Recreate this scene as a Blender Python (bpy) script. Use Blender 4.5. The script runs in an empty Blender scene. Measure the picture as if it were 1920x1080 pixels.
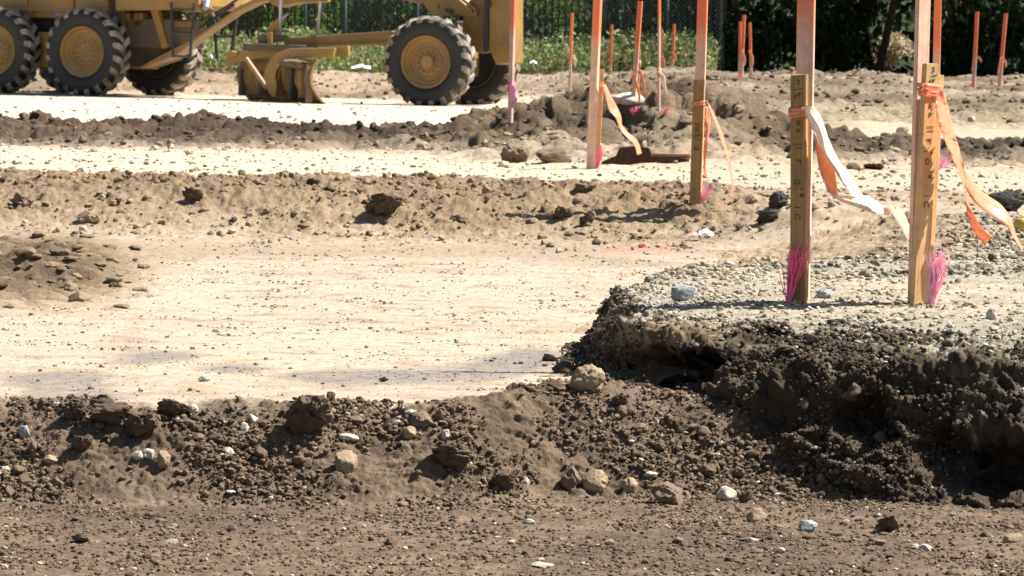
import bpy, bmesh, math, random
import numpy as np
from mathutils import Vector, Matrix, Euler
R = math.radians
random.seed(7)
rng = np.random.default_rng(11)
scene = bpy.context.scene
COL = scene.collection
Q = 1.0            # terrain resolution factor

# ------------------------------------------------------------------ camera
FPX = 8300.0       # focal length in pixels of a 1920 wide frame
ROLL = R(1.2)
CAMZ = 0.62
HZ0 = 92.0         # row of the horizon in the middle column
PITCH = math.atan((540 - HZ0) / FPX)
cam_d = bpy.data.cameras.new('camera')
cam = bpy.data.objects.new('camera', cam_d)
COL.objects.link(cam)
cam_d.sensor_width = 36.0
cam_d.lens = 36.0 * FPX / 1920.0
cam_d.clip_start = 0.1
cam_d.clip_end = 3000
CR = Matrix.Rotation(math.pi / 2 - PITCH, 3, 'X') @ Matrix.Rotation(ROLL, 3, 'Z')
cam.matrix_world = Matrix.Translation((0, 0, CAMZ)) @ CR.to_4x4()
cam_d.dof.use_dof = True
cam_d.dof.focus_distance = 10.9
cam_d.dof.aperture_fstop = cam_d.lens / 4.8
scene.camera = cam
CRn = np.array(CR)

def ray(px, py):
    return CR @ Vector(((px - 960) / FPX, (540 - py) / FPX, -1.0))
def at(px, py, Y):
    d = ray(px, py)
    return Vector((0, 0, CAMZ)) + d * (Y / d.y)
def atz(px, py, z):
    d = ray(px, py)
    return Vector((0, 0, CAMZ)) + d * ((z - CAMZ) / d.z)
def proj(X, Y, Z):
    P = np.stack([X, Y, Z - CAMZ], -1) @ CRn      # camera space
    w = -P[..., 2]
    return 960 + FPX * P[..., 0] / w, 540 - FPX * P[..., 1] / w

# ------------------------------------------------------------------ light
SUN = Vector((0.60, 0.08, 0.0)); SUN.z = math.sqrt(1 - SUN.length_squared)
world = bpy.data.worlds.new("World"); scene.world = world
world.use_nodes = True
wn = world.node_tree.nodes; wl = world.node_tree.links
sky = wn.new('ShaderNodeTexSky'); sky.sky_type = 'NISHITA'; sky.sun_disc = False
sky.sun_elevation = math.asin(SUN.z)
sky.sun_rotation = math.atan2(SUN.x, SUN.y)
bg = wn['Background']; wl.new(sky.outputs[0], bg.inputs[0]); bg.inputs[1].default_value = 0.052
sl = bpy.data.lights.new('sun', 'SUN'); sl.energy = 5.0; sl.angle = R(0.5); sl.color = (1.0, 0.955, 0.89)
so = bpy.data.objects.new('sun', sl); COL.objects.link(so)
so.rotation_euler = SUN.to_track_quat('Z', 'Y').to_euler()
scene.view_settings.view_transform = 'Standard'
scene.view_settings.look = 'None'
scene.view_settings.exposure = 1.27
scene.view_settings.gamma = 1.0
scene.render.engine = 'CYCLES'
scene.cycles.max_bounces = 6
scene.cycles.diffuse_bounces = 3
scene.cycles.transparent_max_bounces = 8

# ------------------------------------------------------------------ helpers
def tag(o, label=None, cat=None, group=None, kind=None):
    if label: o['label'] = label
    if cat: o['category'] = cat
    if group: o['group'] = group
    if kind: o['kind'] = kind
    return o

def mesh_np(name, V, F, mat=None, parent=None, smooth=True, col=None, extra=None):
    """V (n,3); F list of (m,k) int arrays"""
    me = bpy.data.meshes.new(name)
    V = np.ascontiguousarray(V, np.float32)
    F = [np.asarray(f, np.int32) for f in (F if isinstance(F, list) else [F])]
    me.vertices.add(len(V)); me.vertices.foreach_set('co', V.ravel())
    nl = sum(f.size for f in F); npoly = sum(len(f) for f in F)
    me.loops.add(nl); me.loops.foreach_set('vertex_index', np.concatenate([f.ravel() for f in F]))
    me.polygons.add(npoly)
    tot = np.concatenate([np.full(len(f), f.shape[1], np.int32) for f in F])
    st = np.concatenate([[0], np.cumsum(tot)[:-1]]).astype(np.int32)
    me.polygons.foreach_set('loop_start', st)
    me.polygons.foreach_set('use_smooth', np.full(npoly, smooth, bool))
    if col is not None:
        a = me.attributes.new('col', 'FLOAT_COLOR', 'POINT')
        c = np.ones((len(V), 4), np.float32); c[:, :3] = col
        a.data.foreach_set('color', c.ravel())
    for k, v in (extra or {}).items():
        a = me.attributes.new(k, 'FLOAT', 'POINT'); a.data.foreach_set('value', np.ascontiguousarray(v, np.float32))
    me.update(calc_edges=True)
    o = bpy.data.objects.new(name, me); COL.objects.link(o)
    if mat: me.materials.append(mat)
    if parent: o.parent = parent
    return o

class MB:
    def __init__(s): s.v = []; s.f = []
    def add(s, vs, fs):
        b = len(s.v); s.v += [tuple(v) for v in vs]; s.f += [tuple(i + b for i in f) for f in fs]
    def box(s, c, size, rot=None):
        M = rot or Matrix.Identity(3); c = Vector(c)
        vs = [c + M @ Vector((size[0] / 2 * a, size[1] / 2 * b, size[2] / 2 * d)) for a in (-1, 1) for b in (-1, 1) for d in (-1, 1)]
        s.add(vs, [(0, 1, 3, 2), (4, 6, 7, 5), (0, 4, 5, 1), (2, 3, 7, 6), (0, 2, 6, 4), (1, 5, 7, 3)])
    def prism(s, poly, y0, y1):
        """poly: (x,z) outline, extruded along y"""
        n = len(poly)
        vs = [Vector((p[0], y0, p[1])) for p in poly] + [Vector((p[0], y1, p[1])) for p in poly]
        fs = [tuple(range(n)), tuple(range(2 * n - 1, n - 1, -1))]
        fs += [(i, i + n, (i + 1) % n + n, (i + 1) % n) for i in range(n)]
        s.add(vs, fs)
    def tube(s, pts, rad, n=8, cap=True):
        pts = [Vector(p) for p in pts]
        if not hasattr(rad, '__len__'): rad = [rad] * len(pts)
        rings = []
        for i, p in enumerate(pts):
            t = (pts[min(i + 1, len(pts) - 1)] - pts[max(i - 1, 0)]).normalized()
            a = t.orthogonal().normalized() if i == 0 else (prev - t * prev.dot(t)).normalized()
            prev = a; b = t.cross(a)
            rings.append([p + (a * math.cos(2 * math.pi * k / n) + b * math.sin(2 * math.pi * k / n)) * rad[i] for k in range(n)])
        vs = [v for r in rings for v in r]; fs = []
        for i in range(len(pts) - 1):
            for k in range(n):
                fs.append((i * n + k, i * n + (k + 1) % n, (i + 1) * n + (k + 1) % n, (i + 1) * n + k))
        if cap:
            fs.append(tuple(range(n - 1, -1, -1))); m = (len(pts) - 1) * n; fs.append(tuple(range(m, m + n)))
        s.add(vs, fs)
    def lathe(s, prof, n=48, centre=(0, 0, 0), close=False):
        """prof: (r, y) about the y axis"""
        c = Vector(centre); vs = []; fs = []; m = len(prof)
        for k in range(n):
            a = 2 * math.pi * k / n
            for r, y in prof: vs.append(c + Vector((r * math.cos(a), y, r * math.sin(a))))
        for k in range(n):
            for i in range(m if close else m - 1):
                j = (i + 1) % m; k2 = (k + 1) % n
                fs.append((k * m + i, k * m + j, k2 * m + j, k2 * m + i))
        s.add(vs, fs)
    def build(s, name, mat, parent=None, smooth=False, bevel=0, loc=None, rot=None):
        me = bpy.data.meshes.new(name); me.from_pydata(s.v, [], s.f)
        bm = bmesh.new(); bm.from_mesh(me); bmesh.ops.recalc_face_normals(bm, faces=bm.faces); bm.to_mesh(me); bm.free()
        if smooth: me.polygons.foreach_set('use_smooth', np.ones(len(me.polygons), bool))
        o = bpy.data.objects.new(name, me); COL.objects.link(o); me.materials.append(mat)
        if parent: o.parent = parent
        if bevel:
            b = o.modifiers.new('bevel', 'BEVEL'); b.width = bevel; b.segments = 2; b.limit_method = 'ANGLE'
        if loc is not None: o.location = loc
        if rot is not None: o.rotation_euler = rot
        return o

def empty(name, loc=(0, 0, 0), rot=(0, 0, 0), parent=None):
    o = bpy.data.objects.new(name, None); COL.objects.link(o); o.empty_display_size = 0.1
    o.location = loc; o.rotation_euler = rot
    if parent: o.parent = parent
    return o

# ------------------------------------------------------------------ numpy noise
def ihash(ix, iy, iz, seed):
    h = (ix.astype(np.uint32) * np.uint32(0x9E3779B1)) ^ (iy.astype(np.uint32) * np.uint32(0x85EBCA77)) ^ (np.uint32(seed & 0xffff) * np.uint32(0xC2B2AE3D))
    if iz is not None: h = h ^ (iz.astype(np.uint32) * np.uint32(0x27D4EB2F))
    h ^= h >> np.uint32(15); h *= np.uint32(0x2C1B3C6D); h ^= h >> np.uint32(12); h *= np.uint32(0x297A2D39); h ^= h >> np.uint32(15)
    return h
_a = np.linspace(0, 2 * np.pi, 256, endpoint=False)
G2 = np.stack([np.cos(_a), np.sin(_a)], -1).astype(np.float32)
_g = np.random.default_rng(3).normal(size=(256, 3)); G3 = (_g / np.linalg.norm(_g, axis=1)[:, None]).astype(np.float32)
def perlin2(x, y, seed=0):
    x = np.asarray(x, np.float32); y = np.asarray(y, np.float32)
    fx = np.floor(x); fy = np.floor(y); ix = fx.astype(np.int64); iy = fy.astype(np.int64); x = x - fx; y = y - fy
    u = x * x * x * (x * (x * 6 - 15) + 10); v = y * y * y * (y * (y * 6 - 15) + 10)
    def c(dx, dy):
        g = G2[ihash(ix + dx, iy + dy, None, seed) & np.uint32(255)]
        return g[..., 0] * (x - dx) + g[..., 1] * (y - dy)
    a = c(0, 0); a = a + u * (c(1, 0) - a); b = c(0, 1); b = b + u * (c(1, 1) - b)
    return (a + v * (b - a)) * 1.5
def fbm2(x, y, s, octv=4, seed=0, gain=0.5):
    out = 0; amp = 1.0
    for i in range(octv):
        out = out + amp * perlin2(x / s, y / s, seed + i * 17); s = s * 0.5; amp *= gain
    return out
def perlin3(x, y, z, seed=0):
    fx = np.floor(x); fy = np.floor(y); fz = np.floor(z)
    ix = fx.astype(np.int64); iy = fy.astype(np.int64); iz = fz.astype(np.int64); x = x - fx; y = y - fy; z = z - fz
    u = x * x * (3 - 2 * x); v = y * y * (3 - 2 * y); w = z * z * (3 - 2 * z)
    def c(dx, dy, dz):
        g = G3[ihash(ix + dx, iy + dy, iz + dz, seed) & np.uint32(255)]
        return g[..., 0] * (x - dx) + g[..., 1] * (y - dy) + g[..., 2] * (z - dz)
    r = []
    for dz in (0, 1):
        a = c(0, 0, dz); a = a + u * (c(1, 0, dz) - a); b = c(0, 1, dz); b = b + u * (c(1, 1, dz) - b); r.append(a + v * (b - a))
    return (r[0] + w * (r[1] - r[0])) * 1.5
def clods(x, y, s, dens, seed):
    """rounded lumps on a jittered lattice, height in metres"""
    wx = x + perlin2(x / s * 1.7, y / s * 1.7, seed + 5) * s * 0.22
    wy = y + perlin2(x / s * 1.7 + 31, y / s * 1.7, seed + 6) * s * 0.22
    gx = wx / s; gy = wy / s; fx = np.floor(gx); fy = np.floor(gy)
    ix = fx.astype(np.int64); iy = fy.astype(np.int64); gx = (gx - fx).astype(np.float32); gy = (gy - fy).astype(np.float32)
    out = np.zeros(gx.shape, np.float32)
    for dx in (-1, 0, 1):
        for dy in (-1, 0, 1):
            h = ihash(ix + dx, iy + dy, None, seed)
            jx = (h & np.uint32(255)).astype(np.float32) / 255; jy = ((h >> np.uint32(8)) & np.uint32(255)).astype(np.float32) / 255
            r = 0.22 + 0.42 * ((h >> np.uint32(16)) & np.uint32(255)).astype(np.float32) / 255
            p = (h >> np.uint32(24)).astype(np.float32) / 255
            d2 = (gx - dx - jx) ** 2 + (gy - dy - jy) ** 2
            v = np.sqrt(np.maximum(r * r - d2, 0)) * (p < dens)
            np.maximum(out, v, out=out)
    return out * s
def sm(a, b, x):
    t = np.clip((x - a) / (b - a), 0, 1); return t * t * (3 - 2 * t)
def mix(a, b, t):
    return a + (b - a) * t

# ------------------------------------------------------------------ node helpers
def new_mat(name):
    m = bpy.data.materials.new(name); m.use_nodes = True
    nt = m.node_tree; b = nt.nodes['Principled BSDF']
    return m, nt, b
def N(nt, t, **kw):
    n = nt.nodes.new(t)
    for k, v in kw.items(): setattr(n, k, v)
    return n
def noise_node(nt, vec, scale, detail=4, rough=0.55):
    n = N(nt, 'ShaderNodeTexNoise'); n.inputs['Scale'].default_value = scale; n.inputs['Detail'].default_value = detail
    n.inputs['Roughness'].default_value = rough
    if vec is not None: nt.links.new(vec, n.inputs['Vector'])
    return n.outputs['Fac']
def ramp(nt, fac, stops):
    r = N(nt, 'ShaderNodeValToRGB'); nt.links.new(fac, r.inputs[0])
    el = r.color_ramp.elements
    while len(el) < len(stops): el.new(0.5)
    for e, (p, c) in zip(el, stops):
        e.position = p; e.color = (c[0], c[1], c[2], 1) if hasattr(c, '__len__') else (c, c, c, 1)
    return r.outputs[0]
def mixc(nt, fac, a, b, mode='MIX'):
    m = N(nt, 'ShaderNodeMix', data_type='RGBA', blend_type=mode)
    for s, v in ((m.inputs[0], fac), (m.inputs[6], a), (m.inputs[7], b)):
        if isinstance(v, bpy.types.NodeSocket): nt.links.new(v, s)
        elif hasattr(v, '__len__'): s.default_value = (v[0], v[1], v[2], 1)
        else: s.default_value = v
    return m.outputs[2]
def bump(nt, bsdf, h, strength, dist):
    b = N(nt, 'ShaderNodeBump'); b.inputs['Strength'].default_value = strength; b.inputs['Distance'].default_value = dist
    nt.links.new(h, b.inputs['Height']); nt.links.new(b.outputs[0], bsdf.inputs['Normal'])
def coords(nt, which='Object', scale=None):
    t = N(nt, 'ShaderNodeTexCoord'); v = t.outputs[which]
    if scale:
        m = N(nt, 'ShaderNodeMapping'); m.inputs['Scale'].default_value = scale; nt.links.new(v, m.inputs[0]); v = m.outputs[0]
    return v

def mat_attr_soil(name, fine=260, lo=0.62, hi=1.38, rough=0.95, loose=False):
    m, nt, b = new_mat(name)
    a = N(nt, 'ShaderNodeAttribute', attribute_name='col')
    v = coords(nt)
    n1 = noise_node(nt, v, fine, 5, 0.7); n2 = noise_node(nt, v, fine / 9, 4, 0.6)
    f1 = ramp(nt, n1, [(0.3, lo), (0.7, hi)]); f2 = ramp(nt, n2, [(0.3, 0.86), (0.7, 1.14)])
    c = mixc(nt, 1.0, a.outputs[0], f1, 'MULTIPLY'); c = mixc(nt, 1.0, c, f2, 'MULTIPLY')
    nt.links.new(c, b.inputs['Base Color'])
    w = N(nt, 'ShaderNodeAttribute', attribute_name='wet')
    mr = N(nt, 'ShaderNodeMapRange'); mr.inputs['To Min'].default_value = rough; mr.inputs['To Max'].default_value = 0.42
    nt.links.new(w.outputs['Fac'], mr.inputs[0]); nt.links.new(mr.outputs[0], b.inputs['Roughness'])
    b.inputs['Specular IOR Level'].default_value = 0.25
    if loose:       # crumbly grain where the soil lies loose
        la = N(nt, 'ShaderNodeAttribute', attribute_name='loose')
        nb = noise_node(nt, v, 20, 9, .74); nc = noise_node(nt, v, 95, 6, .75)
        ad = N(nt, 'ShaderNodeMath', operation='MULTIPLY_ADD'); nt.links.new(nc, ad.inputs[0]); ad.inputs[1].default_value = .35; nt.links.new(nb, ad.inputs[2])
        bn = N(nt, 'ShaderNodeBump'); bn.inputs['Distance'].default_value = .045; nt.links.new(ad.outputs[0], bn.inputs['Height']); nt.links.new(la.outputs['Fac'], bn.inputs['Strength'])
        b2 = N(nt, 'ShaderNodeBump'); b2.inputs['Distance'].default_value = .004; b2.inputs['Strength'].default_value = .5; nt.links.new(n1, b2.inputs['Height']); nt.links.new(bn.outputs[0], b2.inputs['Normal'])
        nt.links.new(b2.outputs[0], b.inputs['Normal'])
    else: bump(nt, b, n1, 0.5, 0.004)
    return m
M_GROUND = mat_attr_soil('soil_ground', loose=True)
M_STONE = mat_attr_soil('loose_stone', 420, 0.75, 1.25, 0.85)
SCATTER = True
# ------------------------------------------------------------------ terrain
TANH = 960.0 / FPX
def rows_spec():
    segs = [(0.6, 7.6, 0.14), (7.6, 9.75, 0.0062), (9.75, 11.5, 0.0034), (11.5, 14, 0.0085), (14, 18, 0.013), (18, 23, 0.017),
            (23, 30, 0.034), (30, 40, 0.05), (40, 70, 0.11), (70, 92, 0.16)]
    out = []
    for a, b, d in segs:
        n = max(2, int((b - a) / d * Q)); out.append(np.linspace(a, b, n, endpoint=False))
    out.append(np.geomspace(92, 900, 50))
    return np.concatenate(out)
YR = rows_spec()
nin = int(900 * Q)
ui = np.linspace(-1.14, 1.14, nin)
uo = 1.14 + np.cumsum(np.geomspace(0.006, 0.16, 70)); 
UC = np.concatenate([-uo[::-1], ui, uo])
YY, UU = np.meshgrid(YR, UC, indexing='ij')
HALF = TANH * YY + 0.02
XX = (UU * HALF).astype(np.float32); YY = YY.astype(np.float32)
NR, NC = XX.shape

zF, zB = -0.39, -0.20
def P2(px, py, z):
    p = atz(px, py, z); return (p.x, p.y)
# toe line of the raised platform, then the far end of the excavated strip (counter clockwise round the platform)
toe = [(4.5, 9.3), P2(1900, 957, zF), P2(1700, 944, zF), P2(1500, 928, zF), P2(1300, 893, zF + .01), P2(1165, 850, zF + .05), P2(1128, 748, zB - .03),
       P2(1072, 697, zB), (P2(1072, 697, zB)[0] + .03, 12.2), (.27, 12.8), (.34, 13.3), (.45, 13.9), (.63, 14.8), (.80, 16.0), (.98, 18.2), (.6, 18.9), (-1.2, 18.7), (-6, 18.5)]
toe = np.array(toe, np.float32)
def seg_sd(X, Y, pl):
    best = np.full(X.shape, 1e9, np.float32); sgn = np.ones(X.shape, np.float32); tpar = np.zeros(X.shape, np.float32)
    for i in range(len(pl) - 1):
        a = pl[i]; b = pl[i + 1]; e = b - a; L2 = float(e @ e)
        t = np.clip(((X - a[0]) * e[0] + (Y - a[1]) * e[1]) / L2, 0, 1)
        dx = X - a[0] - t * e[0]; dy = Y - a[1] - t * e[1]; d = dx * dx + dy * dy
        s = (X - a[0]) * e[1] - (Y - a[1]) * e[0]      # right of travel is the platform
        m = d < best
        best = np.where(m, d, best); sgn = np.where(m, np.where(s > 0, 1, -1), sgn); tpar = np.where(m, i + t, tpar)
    return np.sqrt(best) * sgn, tpar
def far_base(X, Y):
    # ground level away from the excavation
    zl = np.interp(Y, [0, 20, 28, 46, 66, 73, 82, 95, 900], [-.02, -.05, -.08, -.22, -.24, -.20, .14, .25, .3])
    zr = np.interp(Y, [0, 12, 20, 26, 40, 55, 66, 82, 95, 900], [0, 0, -.03, -.05, .08, .19, .22, .24, .25, .3])
    k = sm(-.012, .035, X / np.maximum(Y, 1))
    return mix(zl, zr, k)
def YB(X): return np.interp(X, [-1.3, -.6, -.1, .12, .35], [9.64, 9.68, 9.76, 9.97, 10.02])
def base_height(X, Y):
    sd, tp = seg_sd(X, Y, toe)
    n1 = fbm2(X, Y, 0.5, 3, 21)
    yb = YB(X)
    low = zF + (zB - zF) * sm(-.04, .33, Y - yb + n1 * .05)
    low = low + .014 * np.exp(-((Y - (yb + .24)) / .13) ** 2) * np.clip(.75 + 1.1 * fbm2(X, Y * .6, .35, 2, 5), 0, 1.7) * sm(.5, .2, X)
    low = low + .035 * np.exp(-((X - .16) / .22) ** 2 - ((Y - (yb + .42)) / .28) ** 2)      # slumped heap at the corner
    top = far_base(X, Y)
    front = np.where(tp < 6.0, 1, 1 - sm(6.0, 7.2, tp))
    wd = np.where(tp < 8.2, mix(.15, mix(.20, .44, sm(.25, .8, X)), front), np.where(tp < 14.2, mix(.2, 1.0, sm(8.6, 12.0, tp)), .9))
    wd = wd * (1 + .25 * n1)
    t = np.clip(sd / wd, 0, 1)
    S = mix(1 - (1 - t) ** 2.0, t * t * (3 - 2 * t), sm(7.0, 9.0, tp))
    z = low + (top - low) * np.where(sd > 0, S, 0)
    # lip of the platform dips a little towards its edge
    z = z - .035 * np.exp(-np.maximum(sd - wd, 0) / .25) * (sd > 0) * sm(9.5, 7.0, tp) * S
    # ridge of loose soil at the far end of the strip
    yw = 19.6 + .25 * fbm2(X, Y * 0, 1.5, 2, 33)
    wk = sm(1.2, .75, X) + .35 * sm(.75, 1.2, X)
    z = z + wk * (.03 + .04 * fbm2(X, Y, 0.9, 2, 41)) * np.exp(-np.abs((Y - yw - .6) / 1.15) ** 2.6)
    # second dark ridge beyond the pale strip
    yw2 = 32.5 + .6 * fbm2(X, Y * 0, 3, 2, 34)
    z = z + (.085 + .06 * fbm2(X, Y, 1.3, 3, 42)) * np.exp(-((Y - yw2) / 2.6) ** 2) * sm(.3, -.2, X)
    z = z + (.05 + .07 * fbm2(X, Y, 1.2, 3, 43)) * np.exp(-((Y - 29.0 - .4 * fbm2(X, X * 0, 2, 2, 35)) / 1.7) ** 2) * sm(1.3, 1.9, X)
    # spoil heap round the middle stakes
    m = np.exp(-np.abs((X - .78) / 1.0) ** 3.0 - np.abs((Y - 31.8) / 4.4) ** 3.0)
    z = z + m * (.23 + .22 * fbm2(X, Y, .9, 4, 44))
    # rough ground on the far right and behind the machine
    kr = sm(.0, .02, X / np.maximum(Y, 1) - .01) * sm(33, 38, Y) * sm(84, 78, Y)
    z = z + kr * (.06 * fbm2(X, Y * .45, 1.6, 3, 45) + .02)
    kl = sm(69.5, 72, Y) * sm(86, 80, Y)
    z = z + kl * .09 * fbm2(X, Y * .5, 1.7, 3, 46)
    return z.astype(np.float32), sd, tp, n1, wd.astype(np.float32)
ZZ, SD, TP, N1, bankw = base_height(XX, YY)
PX, PY = proj(XX, YY, ZZ)
def blob(px, py, rx, ry, ang=0.0, p=2.0):
    a = PX - px; b = PY - py; c, s = math.cos(ang), math.sin(ang)
    u = (a * c + b * s) / rx; v = (-a * s + b * c) / ry
    return np.exp(-(u * u + v * v) ** (p / 2))
inplat = (SD > 0) & (TP < 14.2)
bankw = np.minimum(bankw, .8)
BANK = ((SD > -.05) & (TP < 8.2)) * sm(-.06, .02, SD) * (1 - sm(bankw * .78, bankw * 1.12, SD))
YL = YY - YB(XX); edge_n = N1 * .10 + .035 * fbm2(XX, YY, .09, 3, 61)
BERM = sm(-.10, .05, YL + edge_n * .6) * (1 - sm(.25, .38, YL + edge_n - .14 * np.exp(-((XX - .2) / .3) ** 2))) * (1 - sm(-.03, .03, SD))
FORE = (1 - sm(-.10, .06, YL + edge_n * .6)) * (SD < 0)
exc = (SD <= 0) * sm(.25, .38, YL + edge_n - .14 * np.exp(-((XX - .2) / .3) ** 2))
WR2 = np.exp(-np.abs((YY - 20.2 - .3 * N1) / 1.5) ** 4) * (sm(1.25, .8, XX) + .45 * sm(.8, 1.25, XX))
WR1 = np.clip(np.exp(-np.abs((YY - 32.3) / 3.4) ** 4) * sm(.3, -.1, XX) + np.exp(-np.abs((YY - 29.0) / 2.2) ** 4) * sm(1.2, 1.8, XX), 0, 1)
MND = np.exp(-np.abs((XX - .78) / 1.15) ** 4 - np.abs((YY - 31.6) / 5.0) ** 4)
FARR = sm(-.005, .012, XX / np.maximum(YY, 1) - .004) * sm(35, 38, YY)
FARL = sm(69, 71.5, YY) * (1 - FARR)
PLAT = inplat * sm(.6, 1.0, SD / bankw) * (YY < 18.5)
SLUMP = (SD > -.1) * (TP > 9.0) * (TP < 14.2) * (1 - sm(.9, 1.3, SD / bankw))
RUTS = blob(60, 510, 190, 62, 0, 3) * (SD < 0)

# relief ------------------------------------------------------------
yv = (YY + 1.15 * ZZ).astype(np.float32)        # runs on down the bank face
disp = np.zeros(XX.shape, np.float32)
# normals of the smooth terrain; the relief is pushed out along them
Pn = np.stack([XX, YY, ZZ], -1)
dU = np.gradient(Pn, axis=1); dV = np.gradient(Pn, axis=0)
NRM = np.cross(dU, dV); NRM /= np.maximum(np.linalg.norm(NRM, axis=-1, keepdims=True), 1e-9)
NRM = np.where(NRM[..., 2:] < 0, -NRM, NRM)
STEEP = sm(.03, .30, 1 - NRM[..., 2])
def rows_between(a, b):
    i0 = int(np.searchsorted(YR, a)); i1 = int(np.searchsorted(YR, b)); return slice(i0, i1)
LOOSE = np.clip(BERM * 1.0 + BANK * .8 + FORE * .30 + WR2 * .9 + PLAT * .22 + exc * .07 + SLUMP * .4, 0, 1)
s = rows_between(7.6, 12.6)
x, y = XX[s], yv[s]
L = LOOSE[s]
patch = np.clip(.6 + .9 * fbm2(x, y, .22, 3, 77), 0, 1.3)
lump = clods(x, y, .075, .30, 101) * .5 * np.clip(L - .35, 0, 1) * patch
lump += clods(x, y, .036, .55, 102) * .55 * L * patch
lump += clods(x, y, .019, .75, 103) * .60 * np.clip(L * 1.2 + .05, 0, 1) * (.4 + .6 * patch)
lump += clods(x, y, .0095, .6, 104) * .55 * np.clip(L + .16, 0, 1)
lump += fbm2(x, y, .05, 4, 105, .6) * .006 * np.clip(L + .12, 0, 1)
disp[s] = lump * (1 - .15 * BERM[s])
# bold relief of the dug bank face
b = BANK[s] * STEEP[s]
rid = fbm2(x * .8, y * 1.1, .26, 4, 201, .55)
disp[s] += b * (rid * (.050 - .02 * sm(5.8, 6.8, TP[s])) + (np.abs(fbm2(x, y * 1.2, .12, 3, 202)) - .25) * .03 - .01)
for (px, py, rx, ry, ang, dep) in [(1225, 682, 95, 40, .05, -.05), (1420, 720, 150, 26, .1, .05), (1290, 862, 130, 34, .12, -.05), (1450, 632, 70, 20, .1, -.07), (1250, 622, 140, 18, -.1, .06),
                                   (1420, 888, 90, 26, .1, -.07), (1880, 870, 70, 60, .1, -.07), (1610, 780, 60, 42, .5, -.06), (1760, 830, 60, 55, .6, -.05), (1520, 680, 130, 18, .05, .04), (1350, 755, 150, 26, -.05, .05),
                                   (1300, 735, 90, 16, 0, -.05), (1600, 905, 120, 35, .15, .05), (1700, 690, 150, 30, .1, .03), (1100, 640, 30, 50, 0, -.03), (1650, 640, 200, 20, .05, .03)]:
    disp[s] += b * blob(px, py, rx, ry, ang, 2.1)[s] * dep
# crumbly grain of the face
msk = BANK > .04; q = np.stack([XX[msk], YY[msk] * 1.0, ZZ[msk] * 1.5], -1).astype(np.float32); dd = 0
for sc_, am in ((.11, .014), (.055, .015), (.026, .013), (.012, .009)):
    dd = dd + (np.abs(perlin3(q[:, 0] / sc_, q[:, 1] / sc_, q[:, 2] / sc_, 210)) - .22) * am * 2.0
disp[msk] += dd * (1 - .5 * sm(5.8, 6.8, TP[msk])) * BANK[msk] * np.clip(STEEP[msk] + .25, 0, 1)
# clod hollows along the berm and dry crust
s = rows_between(12.6, 23)
x, y = XX[s], yv[s]; L = LOOSE[s]
disp[s] += (np.abs(fbm2(x, y * .7,   .32, 4, 117, .6)) - .22) * .022 * np.clip(L - .2, 0, 1) + clods(x, y, .14, .3, 111) * .3 * np.clip(L - .3, 0, 1) + clods(x, y, .07, .5, 112) * .42 * L + clods(x, y, .03, .7, 113) * .6 * np.clip(L + .12, 0, 1) \
    + fbm2(x, y, .10, 4, 114, .6) * .010 * np.clip(L + .15, 0, 1)
rt = RUTS[s]
disp[s] += rt * (.07 * (np.abs(fbm2(x * .45, y * 1.6, .30, 4, 115)) - .40) + clods(x, y, .10, .4, 116) * .28 + .02 * np.abs(np.sin(x * 14 + y * 9 + 2 * fbm2(x, y, .5, 2, 118))) * (fbm2(x * .5, y * 2, .3, 2, 119) > 0))
s2 = rows_between(11, 12.6)
L3 = np.clip(WR1 + MND + .55 * FARR + .6 * FARL + .05, 0, 1)
s = rows_between(23, 92)
x, y = XX[s], YY[s]; L = L3[s]; lod = np.clip(y / 30, .7, 2.2)
disp[s] += clods(x, y, .34, .4, 121) * .36 * np.clip(L - .2, 0, 1) + clods(x, y, .15, .5, 122) * .45 * L + clods(x, y, .075, .6, 123) * .5 * L * (y < 60) + fbm2(x, y * .7, .5, 4, 124, .6) * .04 * np.clip(L + .05, 0, 1) + (np.abs(fbm2(x, y * .6, .55, 4, 125, .6)) - .25) * (.045 * WR1 + .09 * MND + .04 * FARR + .03 * FARL)[s]
Pn = Pn + NRM * disp[..., None]
# undercut hollows of the dug face: pushed straight into the bank, so the lip above hangs over
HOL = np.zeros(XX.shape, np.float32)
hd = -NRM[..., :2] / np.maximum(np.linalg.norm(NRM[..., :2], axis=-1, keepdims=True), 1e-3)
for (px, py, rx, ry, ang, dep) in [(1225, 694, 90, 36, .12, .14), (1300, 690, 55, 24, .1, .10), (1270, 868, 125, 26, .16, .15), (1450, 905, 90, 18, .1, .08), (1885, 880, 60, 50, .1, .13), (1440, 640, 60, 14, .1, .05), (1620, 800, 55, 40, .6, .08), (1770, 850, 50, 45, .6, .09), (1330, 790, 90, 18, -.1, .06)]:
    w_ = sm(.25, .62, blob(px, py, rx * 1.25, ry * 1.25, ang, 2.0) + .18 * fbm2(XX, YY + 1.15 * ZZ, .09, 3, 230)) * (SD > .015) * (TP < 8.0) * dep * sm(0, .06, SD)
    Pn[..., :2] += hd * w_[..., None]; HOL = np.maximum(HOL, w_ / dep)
Pn = Pn.astype(np.float32)

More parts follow.
